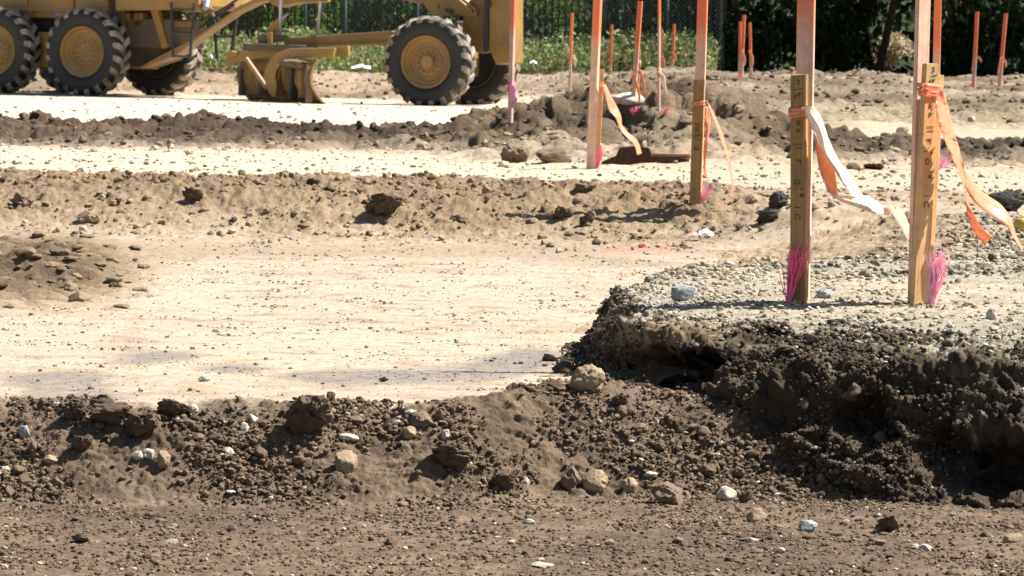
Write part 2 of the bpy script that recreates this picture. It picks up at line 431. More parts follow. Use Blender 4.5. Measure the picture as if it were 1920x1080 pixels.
# colour of the soil, with shade painted into the hollows -----------------------------------------
def C(*c): return np.array(c, np.float32)
BEIGE = C(.385, .313, .226); TAN = C(.248, .176, .100); BROWN = C(.138, .096, .062); DARK = C(.056, .040, .026); GREYG = C(.29, .26, .195); WET = C(.19, .164, .140); OLIVE = C(.105, .083, .046)
def lay(col, c, m): return col + (c - col) * np.clip(m, 0, 1)[..., None]
big = fbm2(XX, YY, .9, 4, 301); mid = fbm2(XX, YY, .16, 4, 302); sml = fbm2(XX, YY, .035, 3, 303)
far_m = fbm2(XX, YY * .4, 2.2, 4, 304)
col = np.broadcast_to(BEIGE, XX.shape + (3,)).copy()
PADT = C(.255, .20, .135)
col = lay(col, PADT, np.clip(.22 + .6 * mid + .4 * big + .45 * sml, 0, .8) * (YY < 24))
col = lay(col, BROWN * 1.5, sm(.42, .75, mid + .45 * sml) * .7 * exc)
# darker moist strip in front of the windrow and at the far left
col = lay(col, PADT * .9, sm(440, 470, PY) * (1 - sm(470, 505, PY + 25 * big)) * exc * .75)
col = lay(col, TAN * .9, np.clip(RUTS * 1.3, 0, 1))
col = lay(col, BROWN * 1.2, np.clip(RUTS * .9 + .4 * mid * RUTS, 0, 1) * .7)
# wet patches
wet = np.zeros(XX.shape, np.float32)
for (px, py, rx, ry, a) in [(850, 700, 190, 22, -.03), (620, 705, 120, 14, 0), (290, 672, 105, 16, -.06), (110, 712, 110, 22, 0), (130, 750, 120, 16, 0), (980, 672, 80, 22, -.1), (440, 690, 90, 10, 0)]:
    wet += blob(px, py, rx, ry, a, 2.5)
wet = np.clip(sm(.18, 1.0, wet * 1.15 + .34 * big + .2 * mid) * exc, 0, 1)
col = lay(col, WET, wet * .9)
col = lay(col, PADT, sm(600, 760, PY) * exc * np.clip(.25 + .6 * mid, 0, .6))
# foreground, berm, bank
col = lay(col, BROWN * .80, FORE)
col = lay(col, BROWN * 1.2, FORE * np.clip(.25 + .8 * mid + .5 * sml, 0, .9) * .6)
col = lay(col, DARK, FORE * np.clip(.1 - .9 * big, 0, .5))
col = lay(col, BROWN * .92, BERM * .95)
col = lay(col, DARK * 1.1, BERM * np.clip(.3 + .9 * mid, 0, .8))
pl = inplat * (YY < 19)
gcol = mix(GREYG * .92, C(.37, .305, .215), np.clip(.55 + .9 * big + .5 * mid, 0, 1)[..., None])
col = np.where((pl > 0)[..., None], gcol, col)
col = lay(col, C(.225, .205, .16), PLAT * np.clip(.6 * mid + .4, 0, 1) * np.exp(-np.maximum(SD - bankw, 0) / .6))
fb = BANK * (1 - .45 * sm(5.6, 6.6, TP)) * sm(.95, .40, SD / bankw + .30 * mid + .25 * sml)
col = lay(col, DARK * 1.1, fb)
col = lay(col, OLIVE * 1.35, fb * sm(.35, .7, SD / bankw + .3 * mid) * .85)
col = lay(col, C(.19, .125, .055), BANK * sm(.45, .62, SD / bankw + .18 * big) * sm(.95, .75, SD / bankw) * np.clip(.35 + .9 * big, 0, 1) * (XX < .75) * .8)
col = lay(col, DARK * 1.1, HOL * 1.2)  # overhang shade painted into the soil colour of the hollows
# windrows and heaps
col = lay(col, TAN * 1.2, SLUMP * .7); col = lay(col, BROWN * 1.2, SLUMP * np.clip(.9 * mid, 0, .6))
col = lay(col, TAN * .84, WR2 * .97)
col = lay(col, BROWN * 1.15, WR2 * np.clip(.1 + .9 * mid + .4 * big, 0, .8))
col = lay(col, C(.45, .37, .265), sm(22.4, 23.3, YY) * sm(29.5, 28, YY) * sm(1.2, .4, XX) * .8)
col = lay(col, C(.105, .070, .043), WR1)
col = lay(col, DARK * 1.0, WR1 * np.clip(.45 + .8 * far_m, 0, .9))
col = lay(col, TAN * .85, WR1 * np.clip(-.2 + 1.1 * fbm2(XX, YY, .7, 3, 310), 0, .8))
col = lay(col, C(.47, .395, .295), sm(37, 40, YY) * sm(70.5, 68.5, YY) * sm(.6, -.4, XX - (YY - 45) * .02))
col = lay(col, TAN * .80, MND)
col = lay(col, DARK * 1.2, MND * np.clip(.35 + 1.2 * fbm2(XX, YY, .8, 3, 311), 0, 1))
col = lay(col, C(.175, .137, .086), FARR * .95)
col = lay(col, BROWN * 1.0, FARR * np.clip(.2 + 1.7 * far_m, 0, .95))
col = lay(col, C(.36, .29, .19), FARR * np.clip(-.25 - 1.5 * far_m, 0, .8))
midr = sm(.5, 1.0, XX) * sm(23, 26, YY) * sm(40, 36, YY) * (1 - WR1) * (1 - MND)
col = lay(col, C(.34, .27, .18), midr * .8)
col = lay(col, BROWN * 1.1, midr * np.clip(-.1 + 1.4 * far_m, 0, .8))
col = lay(col, C(.30, .22, .145), FARL * .95)
col = lay(col, BROWN * 1.2, FARL * np.clip(.2 + 1.2 * far_m, 0, .9))
# sprayed survey paint on the ground
pnt = np.clip(blob(1195, 469, 75, 6, -.05, 3) * sm(-.35, .3, fbm2(XX, YY, .12, 3, 320)) + .8 * blob(1172, 512, 26, 10, -.7, 3) * sm(-.3, .4, fbm2(XX, YY, .05, 3, 321)), 0, 1)
col = lay(col, C(.55, .16, .10), pnt * .75)
col = col * (1 + .22 * np.clip(sml, -1, 1) + .12 * np.clip(mid, -1, 1))[..., None]
col = np.clip(col, .015, .75)
wetm = np.clip(wet * .9, 0, 1)
idx = np.arange(NR * NC, dtype=np.int32).reshape(NR, NC)
F = np.stack([idx[:-1, :-1], idx[:-1, 1:], idx[1:, 1:], idx[1:, :-1]], -1).reshape(-1, 4)
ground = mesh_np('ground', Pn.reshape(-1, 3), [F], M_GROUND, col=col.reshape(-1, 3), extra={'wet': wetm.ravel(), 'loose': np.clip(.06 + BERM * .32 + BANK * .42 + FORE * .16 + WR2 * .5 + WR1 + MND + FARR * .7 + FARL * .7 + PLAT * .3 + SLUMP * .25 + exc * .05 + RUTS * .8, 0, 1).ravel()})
tag(ground, kind='structure')

def gidx(x, y):
    j = int(np.clip(np.searchsorted(YR, y), 1, NR - 1)); u = x / (TANH * y + .02)
    i = int(np.clip(np.searchsorted(UC, u), 1, NC - 1)); return j, i
def gz(x, y, r=0.0):
    j, i = gidx(x, y)
    if r <= 0: return float(Pn[j, i, 2])
    j0, i0 = gidx(x - r, max(y - r, .7)); j1, i1 = gidx(x + r, y + r)
    blk = Pn[min(j0, j1):max(j0, j1) + 1, min(i0, i1):max(i0, i1) + 1, 2]
    return float(np.mean(blk))
def ground_hit(px, py, y0=7.8, y1=92):
    """first terrain point on the viewing ray through a pixel of the photograph"""
    d = ray(px, py); Ys = YR[(YR > y0) & (YR < y1)]
    for Y in Ys:
        t = Y / d.y
        if CAMZ + d.z * t <= gz(d.x * t, Y): return Vector((d.x * t, Y, gz(d.x * t, Y)))
    t = y1 / d.y
    return Vector((d.x * t, y1, gz(d.x * t, y1)))
# ------------------------------------------------------------------ loose stones and crumbs
def ico(sub):
    bm = bmesh.new(); bmesh.ops.create_icosphere(bm, subdivisions=sub, radius=1.0)
    V = np.array([v.co[:] for v in bm.verts], np.float32); bm.verts.index_update()
    Fc = np.array([[v.index for v in f.verts] for f in bm.faces], np.int32); bm.free(); return V, Fc
def rock_shape(sub, seed, rough=.25, cuts=5, fine=0.0):
    V, Fc = ico(sub); r = np.random.default_rng(seed); V = V.copy()
    n = perlin3(V[:, 0] * 1.1 + seed * 3.1, V[:, 1] * 1.1, V[:, 2] * 1.1, seed) * rough
    if fine: 
        n = n + perlin3(V[:, 0] * 3.1, V[:, 1] * 3.1 + seed, V[:, 2] * 3.1, seed + 1) * fine + perlin3(V[:, 0] * 7.3, V[:, 1] * 7.3 + seed, V[:, 2] * 7.3, seed + 2) * fine * .5 \
            + perlin3(V[:, 0] * 16, V[:, 1] * 16 + seed, V[:, 2] * 16, seed + 3) * fine * .28
    V *= (1 + n)[:, None]
    for _ in range(cuts):
        d = r.normal(size=3); d /= np.linalg.norm(d); lim = r.uniform(.55, .85)
        k = V @ d; o = np.maximum(k - lim, 0); V -= np.outer(o * .85, d)
    return V, Fc
LOW = [rock_shape(1, 40 + i, .3, 3) for i in range(12)]
MED = [rock_shape(2, 80 + i, .35, 5, .12) for i in range(16)]
HI = [rock_shape(3, 120 + i, .4, 5, .16) for i in range(12)]
dYr = np.gradient(YR).astype(np.float32); dUc = np.gradient(UC).astype(np.float32)
AREA = dYr[:, None] * dUc[None, :] * (TANH * YY) * (1 / np.clip(NRM[..., 2], .22, 1))
INV = (np.abs(UU) < 1.12) & (YY > 7.7)
def scatter(name, n, mask, size, colf, shapes, flat=.75, sink=.2, yr=None, pw=2.2, seed=0, label=None):
    r = np.random.default_rng(500 + seed)
    w = (mask * AREA * INV)
    if yr: w = w * ((YY > yr[0]) & (YY < yr[1]))
    w = w.ravel().astype(np.float64); w /= w.sum()
    cs = np.cumsum(w); ids = np.searchsorted(cs, r.random(n)); ids = np.clip(ids, 0, len(w) - 1)
    pos = Pn.reshape(-1, 3)[ids] + np.stack([r.uniform(-.5, .5, n) * .004, r.uniform(-.5, .5, n) * .004, np.zeros(n)], -1)
    nr = NRM.reshape(-1, 3)[ids]
    sz = size[0] * (size[1] / size[0]) ** (r.random(n) ** pw)
    if len(size) > 2: sz = sz * np.clip(pos[:, 1] / size[2], 1, None)
    cl = colf(r, n, ids)
    Vs, Fs, Cs = [], [], []; off = 0
    which = r.integers(0, len(shapes), n)
    for k, (V, Fc) in enumerate(shapes):
        m = np.where(which == k)[0]
        if not len(m): continue
        a = r.uniform(0, 2 * np.pi, (len(m), 3)); a[:, :2] *= 1
        ca, sa = np.cos(a), np.sin(a); o = np.zeros(len(m)); i1 = np.ones(len(m))
        Rz = np.stack([ca[:, 2], -sa[:, 2], o, sa[:, 2], ca[:, 2], o, o, o, i1], -1).reshape(-1, 3, 3)
        Rx = np.stack([i1, o, o, o, ca[:, 0], -sa[:, 0], o, sa[:, 0], ca[:, 0]], -1).reshape(-1, 3, 3)
        S = r.uniform(.65, 1.25, (len(m), 3)); 
        W = np.einsum('nij,vj->nvi', Rx, V) ; W = W * S[:, None, :]; W[:, :, 2] *= flat
        W = np.einsum('nij,nvj->nvi', Rz, W) * (sz[m] * .5)[:, None, None]
        W = W + (pos[m] + nr[m] * (sz[m] * (.5 * flat - sink))[:, None])[:, None, :]
        Vs.append(W.reshape(-1, 3)); Fs.append((Fc[None] + (np.arange(len(m)) * len(V))[:, None, None] + off).reshape(-1, 3)); off += len(m) * len(V)
        Cs.append(np.repeat(cl[m], len(V), 0))
    o = mesh_np(name, np.concatenate(Vs), [np.concatenate(Fs)], M_STONE, smooth=False, col=np.concatenate(Cs))
    tag(o, kind='stuff'); return o
def soilc(base, var=.25, light=0.0, lightc=(.42, .36, .28)):
    base = np.array(base, np.float32)
    def f(r, n, ids):
        c = base[None] * (1 + r.normal(0, var, n))[:, None].clip(.4, 1.9)
        if light:
            k = r.random(n) < light; lc = np.array(lightc)[None] * r.uniform(.6, 1.25, (n, 1)) * (1 + r.normal(0, .018, (n, 3)))
            c = np.where(k[:, None], lc, c)
        return np.clip(c, .02, .72)
    return f
def groundc(mul=1.0, var=.22):
    cf = col.reshape(-1, 3)
    def f(r, n, ids): return np.clip(cf[ids] * mul * (1 + r.normal(0, var, n))[:, None].clip(.4, 1.8), .02, .7)
    return f
def greyc(r, n, ids):
    b = np.array([.28, .26, .215])[None] * r.uniform(.35, 1.6, (n, 1)); w = r.normal(0, .04, (n, 1)); b = b * (1 + np.concatenate([w, w * .2, -w], 1))
    k = r.random(n) < .55
    return np.clip(np.where(k[:, None], np.array([.36, .30, .205])[None] * r.uniform(.5, 1.3, (n, 1)), b), .03, .7)
clump = np.clip(.35 + 1.2 * fbm2(XX, YY, .3, 3, 401), .02, 2)
if SCATTER:
    scatter('soil_crumbs', 14000, BERM * clump, (.004, .018), soilc(BROWN * .95, .3, .02), LOW + MED[:6], .8, .1, seed=1, pw=2.6)
    scatter('soil_clods', 150, BERM * clump, (.016, .040), soilc(BROWN * .9, .2, .03), HI, .75, .16, seed=2)
    scatter('bank_crumbs', 22000, BANK * clump, (.004, .016), soilc(DARK * 1.35, .3, .035, (.30, .27, .2)), LOW + MED[:6], .85, .1, seed=3, pw=2.4)
    scatter('bank_clods', 50, BANK * clump, (.022, .05), soilc(DARK * 1.3, .25, .02), HI, .8, .2, seed=4)
    scatter('foreground_crumbs', 15000, FORE * (.25 + clump) * (YY > 8.2), (.004, .013), soilc(BROWN * .92, .35, .035), LOW, .7, .15, yr=(7.8, 10.3), seed=5, pw=2.0)
    scatter('foreground_pebbles', 380, FORE * (.3 + clump * sm(.2, .9, XX) + .2), (.010, .032), soilc(BROWN * .95, .3, .16, (.34, .285, .21)), MED, .6, .18, yr=(8.1, 10.3), seed=6)
    scatter('platform_gravel', 8500, (PLAT + .7 * BANK * sm(.42, .8, SD / bankw)) * np.exp(-np.maximum(SD - bankw, 0) / .45) * (.25 + clump), (.005, .022), greyc, LOW + MED[:4], .7, .2, yr=(9.5, 15), seed=7, pw=2.0)
    scatter('platform_gravel', 3800, PLAT * (.06 + np.clip(clump - .3, 0, 2) ** 2), (.006, .034), groundc(.8, .4), LOW + MED[:4], .7, .12, yr=(12.5, 19), seed=8, pw=2.2)
    scatter('dry_crumbs', 3000, exc * (.04 + np.clip(clump - .2, 0, 2) ** 1.6), (.004, .016), groundc(.62, .35), LOW, .6, .12, yr=(10.3, 18.6), seed=9, pw=2.4)
    scatter('dry_grit', 5000, exc * (.25 + clump), (.003, .007), groundc(.8, .3), LOW, .6, .1, yr=(10.1, 17), seed=19, pw=1.6)
    scatter('ridge_clods', 6500, WR2 * (.2 + clump), (.008, .045), groundc(.95, .3), LOW + MED, .8, .2, yr=(17.5, 23.5), seed=10, pw=3.6)
    scatter('track_clods', 520, RUTS ** 2, (.012, .10), groundc(.75, .25), MED, .42, .12, yr=(12, 19), seed=11, pw=1.6)
    scatter('far_ridge_clods', 5200, np.clip(WR1 + MND, 0, 1) * (.2 + clump), (.015, .09), groundc(1.0, .35), LOW + MED, .75, .2, yr=(24, 40), seed=12, pw=3.2)
    scatter('strip_stones', 1500, (1 - WR1) * (1 - MND) * (1 - WR2) * (.2 + clump), (.012, .04), groundc(.65, .4), LOW, .6, .12, yr=(22, 30), seed=13, pw=2.5)
    scatter('far_clods', 2400, np.clip(FARR + FARL, 0, 1) * (.2 + clump), (.04, .13), groundc(.75, .4), LOW, .7, .14, yr=(34, 84), seed=14, pw=2.6)
    scatter('road_stones', 350, (1 - FARR) * (1 - MND) * (1 - WR1), (.03, .08), groundc(.6, .3), LOW, .6, .12, yr=(38, 68), seed=15, pw=2.6)

# single rocks and clods of their own ---------------------------------
def mat_rock(name, c1, c2, rough=.9, scale=30, bumpd=.004):
    m, nt, b = new_mat(name); v = coords(nt)
    n1 = noise_node(nt, v, scale, 6, .65); n2 = noise_node(nt, v, scale * 7, 4, .7)
    c = ramp(nt, n1, [(.3, c1), (.7, c2)]); c = mixc(nt, 1.0, c, ramp(nt, n2, [(.3, .7), (.7, 1.25)]), 'MULTIPLY')
    nt.links.new(c, b.inputs['Base Color']); b.inputs['Roughness'].default_value = rough; b.inputs['Specular IOR Level'].default_value = .3
    bump(nt, b, n2, .6, bumpd); return m
MR = {'clod': mat_rock('clod_soil', (.060, .042, .028), (.135, .095, .066)), 'tan': mat_rock('tan_rock', (.20, .145, .085), (.36, .27, .17)),
      'pale': mat_rock('pale_pebble', (.30, .27, .21), (.48, .44, .36), .8, 24, .002), 'grey': mat_rock('grey_rock', (.16, .165, .17), (.38, .39, .38)),
      'black': mat_rock('dark_rock', (.030, .028, .025), (.085, .078, .065)), 'brown': mat_rock('brown_stone', (.12, .08, .055), (.21, .15, .10))}
ROCKS = [
 # px, py(base), w px, h px, kind, name, label
 (575, 842, 96, 84, 'clod', 'soil_clod', 'largest dark clod of the berm, split and overhanging, with a tan crumb on its top', 'clod'),
 (205, 822, 92, 66, 'clod', 'soil_clod', 'large dark leaning clod at the left end of the berm crest', 'clod'),
 (262, 836, 62, 42, 'clod', 'soil_clod', 'flat dark clod lying just below the large leaning clod', 'clod'),
 (135, 800, 48, 40, 'clod', 'soil_clod', 'wedge shaped clod left of the large leaning clod', 'clod'),
 (322, 792, 60, 34, 'clod', 'soil_clod', 'long low clod beside the white oblong pebble', 'clod'),
 (848, 898, 78, 52, 'clod', 'soil_clod', 'angular brown clod with a deep shadow at the foot of the berm', 'clod'),
 (942, 925, 46, 34, 'clod', 'soil_clod', 'small dark clod right of the angular brown clod', 'clod'),
 (152, 860, 40, 34, 'clod', 'soil_clod', 'round dark clod low on the left of the berm', 'clod'),
 (790, 812, 46, 28, 'brown', 'brown_stone', 'reddish brown faceted stone among white pebbles on the berm', 'stone'),
 (768, 826, 30, 24, 'tan', 'tan_pebble', 'tan egg shaped pebble under the reddish brown stone', 'pebble'),
 (648, 893, 44, 46, 'tan', 'tan_rock', 'upright tan rock standing at the foot of the berm', 'rock'),
 (1115, 925, 50, 42, 'tan', 'tan_rock', 'rounded tan rock crusted with soil left of the bank toe', 'rock'),
 (1180, 925, 32, 36, 'tan', 'tan_rock', 'tan potato sized rock nearest the toe of the bank', 'rock'),
 (1070, 915, 44, 48, 'brown', 'brown_stone', 'brown blocky rock left of the rounded tan rock', 'stone'),
 (1218, 905, 30, 12, 'pale', 'white_pebble', 'flat white pebble beside the black hollow of the bank', 'pebble'),
 (1250, 945, 70, 50, 'brown', 'soil_clod', 'broad soil slab tilted against the toe of the bank', 'clod'),
 (1362, 940, 40, 32, 'pale', 'pale_rock', 'pale knobbly rock at the toe of the dark bank', 'rock'),
 (1398, 945, 30, 30, 'clod', 'soil_clod', 'dark clod touching the pale knobbly rock', 'clod'),
 (1418, 978, 40, 32, 'tan', 'tan_rock', 'smooth tan rock below the pale knobbly rock', 'rock'),
 (1515, 998, 38, 22, 'grey', 'grey_rock', 'grey green angular rock in the right foreground', 'rock'),
 (1665, 998, 46, 38, 'clod', 'soil_clod', 'dark hollow clod in the right foreground', 'clod'),
 (1645, 1022, 40, 16, 'brown', 'brown_stone', 'flat brown stone below the dark hollow clod', 'stone'),
 (1735, 1030, 30, 14, 'pale', 'pale_rock', 'thin pale chip right of the flat brown stone', 'rock'),
 (1465, 1038, 16, 12, 'pale', 'white_pebble', 'small round white pebble in the right foreground', 'pebble'),
 (1412, 1018, 24, 12, 'pale', 'white_pebble', 'small jagged white pebble below the smooth tan rock', 'pebble'),
 (1900, 1018, 36, 20, 'tan', 'tan_rock', 'tan rock at the right edge of the foreground', 'rock'),
 (993, 982, 26, 12, 'pale', 'white_pebble', 'oval white pebble lying alone in the middle foreground', 'pebble'),
 (1015, 1066, 44, 10, 'pale', 'white_shard', 'long white shard at the bottom of the foreground', 'shard'),
 (148, 1020, 34, 18, 'clod', 'soil_clod', 'single dark clod on the smooth left foreground', 'clod'),
 (360, 778, 26, 16, 'pale', 'white_pebble', 'white oblong pebble on the crest of the berm', 'pebble'),
 (45, 826, 24, 24, 'grey', 'grey_pebble', 'round grey pebble at the far left of the berm', 'pebble'),
 (92, 876, 30, 16, 'tan', 'tan_pebble', 'flat tan pebble below the round grey pebble', 'pebble'),
 (62, 856, 16, 30, 'brown', 'brown_stone', 'upright brown stone beside the flat tan pebble', 'stone'),
 (258, 870, 26, 16, 'pale', 'white_pebble', 'left one of three white pebbles lying in a row', 'pebble'),
 (277, 870, 24, 20, 'pale', 'white_pebble', 'middle one and largest of three white pebbles in a row', 'pebble'),
 (296, 875, 20, 11, 'pale', 'white_pebble', 'right one and flattest of three white pebbles in a row', 'pebble'),
 (306, 890, 28, 34, 'tan', 'tan_rock', 'pale tan stone just right of the three white pebbles', 'rock'),
 (426, 856, 26, 16, 'pale', 'white_pebble', 'blocky white pebble between the three pebbles and the largest clod', 'pebble'),
 (474, 796, 20, 18, 'pale', 'white_pebble', 'round white pebble above a smaller white one on the berm', 'pebble'),
 (458, 816, 18, 20, 'pale', 'white_pebble', 'narrow white pebble just below the round white one', 'pebble'),
 (653, 830, 40, 14, 'pale', 'white_pebble', 'flat wide white pebble right of the largest clod', 'pebble'),
 (745, 803, 14, 14, 'pale', 'white_pebble', 'white pebble left of the reddish brown stone', 'pebble'),
 (770, 786, 24, 12, 'pale', 'white_pebble', 'white pebble behind the reddish brown stone', 'pebble'),
 (835, 828, 18, 20, 'pale', 'white_pebble', 'pointed white pebble right of the reddish brown stone', 'pebble'),
 (432, 932, 20, 9, 'pale', 'white_pebble', 'thin white pebble below the berm on the left', 'pebble'),
 (382, 716, 20, 12, 'grey', 'grey_pebble', 'grey pebble on the pale dry ground behind the berm', 'pebble'),
 (720, 716, 20, 9, 'clod', 'soil_clod', 'small dark clod on the wet grey patch', 'clod'),
 (1033, 678, 36, 16, 'clod', 'soil_clod', 'flat dark clod on the wet ground left of the bank corner', 'clod'),
 (1100, 742, 66, 62, 'tan', 'soil_clod', 'sandy yellow clod leaning on the corner of the bank', 'clod'),
 (1160, 775, 36, 30, 'clod', 'soil_clod', 'dark clod below the sandy yellow clod', 'clod'),
 (1283, 566, 52, 34, 'grey', 'grey_rock', 'bluish grey boulder on the lip of the platform', 'rock'),
 (1545, 560, 34, 20, 'grey', 'grey_rock', 'grey rock right of the front stake with the white ribbon', 'rock'),
 (1860, 600, 22, 26, 'pale', 'pale_rock', 'square white stone on the platform near its right edge', 'rock'),
 (1862, 492, 20, 18, 'clod', 'soil_clod', 'dark round stone under the tail of the peach ribbon', 'clod'),
 (715, 418, 70, 46, 'clod', 'soil_clod', 'largest undercut clod in the middle of the tan ridge', 'clod'),
 (362, 385, 38, 30, 'clod', 'soil_clod', 'block shaped clod on the left half of the tan ridge', 'clod'),
 (714, 382, 22, 16, 'tan', 'tan_rock', 'small tan stone perched above the largest undercut clod', 'rock'),
 (586, 346, 28, 18, 'clod', 'soil_clod', 'dark clod on the crest of the tan ridge', 'clod'),
 (1098, 366, 46, 20, 'brown', 'soil_clod', 'flat slab of soil on the right end of the tan ridge', 'clod'),
 (40, 392, 48, 30, 'brown', 'soil_clod', 'slanting brown clod at the left end of the tan ridge', 'clod'),
 (165, 420, 44, 24, 'tan', 'tan_rock', 'pale tan lump at the foot of the tan ridge', 'rock'),
 (860, 418, 34, 18, 'brown', 'soil_clod', 'low brown clod right of the largest undercut clod', 'clod'),
 (1055, 418, 40, 24, 'clod', 'soil_clod', 'dark clod left of the paint mark on the tan ridge', 'clod'),
 (1100, 425, 30, 22, 'clod', 'soil_clod', 'dark lump between the paint mark and the tan ridge', 'clod'),
 (1462, 392, 40, 34, 'black', 'black_rock', 'black pointed lump left of the front stake', 'rock'),
 (1440, 418, 48, 26, 'black', 'black_rock', 'low black lump in front of the black pointed one', 'rock'),
 (1888, 398, 80, 50, 'black', 'black_rock', 'big black jagged rock at the right edge behind the peach ribbon', 'rock'),
 (1640, 318, 40, 12, 'clod', 'soil_clod', 'flat dark clod left of the pink whiskers on the pale strip', 'clod'),
 (965, 306, 60, 44, 'brown', 'soil_lump', 'rounded boulder of soil at the foot of the spoil heap', 'rock'),
 (1040, 306, 70, 36, 'brown', 'soil_lump', 'cracked soil lump between the boulder and the pink topped lath', 'rock'),
 (1330, 152, 44, 14, 'brown', 'soil_clod', 'long brown clod on the far ground right of the orange laths', 'clod'),
]
rock_count = 0
def make_rock(px, py, w, h, kind, name, label, cat):
    global rock_count
    rock_count += 1
    p = ground_hit(px, py)
    sc = p.y / FPX
    fine = {'clod': .42, 'black': .42, 'tan': .17, 'brown': .26, 'grey': .18, 'pale': .10}[kind]
    V, Fc = rock_shape(5 if w > 40 else 4, 900 + rock_count * 7, {'pale': .32, 'tan': .3, 'grey': .3}.get(kind, .55), {'pale': 5, 'tan': 5, 'grey': 3}.get(kind, 4), fine)
    V = V - (V.max(0) + V.min(0)) / 2; V = V / (V.max(0) - V.min(0))
    r = random.Random(rock_count)
    if kind in ('clod', 'black'):      # lean out over the viewer's side a little, as broken crust does
        V[:, 1] -= V[:, 2] * .75
    a = r.uniform(-.4, .4); c, s_ = math.cos(a), math.sin(a)
    V = V @ np.array([[c, -s_, 0], [s_, c, 0], [0, 0, 1]], np.float32)
    hh = h * sc * 1.12
    V = V * np.array([w * sc, max(w * .8, h * .8) * sc, hh], np.float32)
    o = mesh_np(name, V, [Fc], MR[kind], smooth=True)
    p.y += w * sc * .3; 
    o.location = (p.x, p.y, gz(p.x, p.y, w * sc * .4) + hh * (.24 if kind in ('pale', 'tan', 'brown') else .34))
    tag(o, label, cat, 'single clods and stones')
    return o
for rk in ROCKS: make_rock(*rk)
# ------------------------------------------------------------------ stakes, ribbons, whiskers
def mat_wood(name, c1, c2, grain=150, paint=None):
    m, nt, b = new_mat(name)
    v = coords(nt, 'Object', (1, 1, .035))
    n1 = noise_node(nt, v, grain, 3, .6)
    w = N(nt, 'ShaderNodeTexWave', wave_type='BANDS', bands_direction='X'); w.inputs['Scale'].default_value = grain * .85
    w.inputs['Distortion'].default_value = 2.2; w.inputs['Detail'].default_value = 2; w.inputs['Detail Scale'].default_value = .6
    nt.links.new(v, w.inputs[0])
    c = ramp(nt, w.outputs['Fac'], [(.15, c1), (.8, c2)])
    c = mixc(nt, .6, c, ramp(nt, n1, [(.3, c1), (.7, c2)]))
    dirt = noise_node(nt, coords(nt), 22, 4, .6)
    c = mixc(nt, 1.0, c, ramp(nt, dirt, [(.3, .78), (.65, 1.08)]), 'MULTIPLY')
    if paint:
        a = N(nt, 'ShaderNodeAttribute', attribute_name='paint')
        pn = noise_node(nt, coords(nt, 'Object', (1, 1, .5)), 130, 4, .7)
        ad = N(nt, 'ShaderNodeMath', operation='MULTIPLY_ADD'); nt.links.new(pn, ad.inputs[0]); ad.inputs[1].default_value = 1.5; ad.inputs[2].default_value = -.80
        a2 = N(nt, 'ShaderNodeMath', operation='ADD'); nt.links.new(ad.outputs[0], a2.inputs[0]); nt.links.new(a.outputs['Fac'], a2.inputs[1])
        cl = N(nt, 'ShaderNodeMath', operation='MULTIPLY', use_clamp=True); nt.links.new(a2.outputs[0], cl.inputs[0]); cl.inputs[1].default_value = .92
        c = mixc(nt, cl.outputs[0], c, paint)
    nt.links.new(c, b.inputs['Base Color']); b.inputs['Roughness'].default_value = .8; b.inputs['Specular IOR Level'].default_value = .2
    bump(nt, b, w.outputs['Fac'], .25, .0006)
    return m
ORANGE_P = (.85, .22, .10)
MW_LATH = mat_wood('lath_wood', (.60, .37, .26), (.82, .56, .43), 130, ORANGE_P)
MW_STAKE = mat_wood('stake_wood', (.36, .205, .075), (.78, .52, .25), 110)
MW_DARK = mat_wood('weathered_stake_wood', (.20, .115, .042), (.46, .29, .125), 110)
MW_OLD = mat_wood('dark_board', (.035, .020, .014), (.085, .045, .03), 60)
m, nt, b = new_mat('marker_ink'); b.inputs['Base Color'].default_value = (.018, .014, .012, 1); b.inputs['Roughness'].default_value = .6; M_INK = m
m, nt, b = new_mat('nail_steel'); b.inputs['Base Color'].default_value = (.6, .55, .5, 1); b.inputs['Metallic'].default_value = 1; b.inputs['Roughness'].default_value = .35; M_STEEL = m
def mat_film(name, c, tr=.45, rough=.32, spec=.6):
    m = bpy.data.materials.new(name); m.use_nodes = True; nt = m.node_tree; b = nt.nodes['Principled BSDF']; out = nt.nodes['Material Output']
    n = noise_node(nt, coords(nt), 60, 3, .6)
    cc = mixc(nt, 1.0, c, ramp(nt, n, [(.3, .85), (.7, 1.1)]), 'MULTIPLY')
    nt.links.new(cc, b.inputs['Base Color']); b.inputs['Roughness'].default_value = rough; b.inputs['Specular IOR Level'].default_value = spec
    t = N(nt, 'ShaderNodeBsdfTranslucent'); nt.links.new(cc, t.inputs[0])
    mx = N(nt, 'ShaderNodeMixShader'); mx.inputs[0].default_value = tr
    nt.links.new(b.outputs[0], mx.inputs[1]); nt.links.new(t.outputs[0], mx.inputs[2]); nt.links.new(mx.outputs[0], out.inputs[0])
    return m
M_FLAG = mat_film('orange_film', (.97, .48, .28), .50, .30, .7)
M_FLAGW = mat_film('pale_film', (.97, .84, .72), .60, .28, .8)  # orange film painted pale, as if blown out by the sun
M_FLAGV = mat_film('white_peach_film', (.97, .78, .62), .45, .28, .9)  # same film with the white of the sun put into its colour
M_FLAGP = mat_film('peach_film', (.95, .62, .44), .45, .28, .8)
M_PINK = mat_film('pink_whisker', (1.0, .22, .37), .04, .6, .05)
M_PINKP = mat_film('pale_pink_whisker', (1.0, .46, .60), .04, .6, .05)

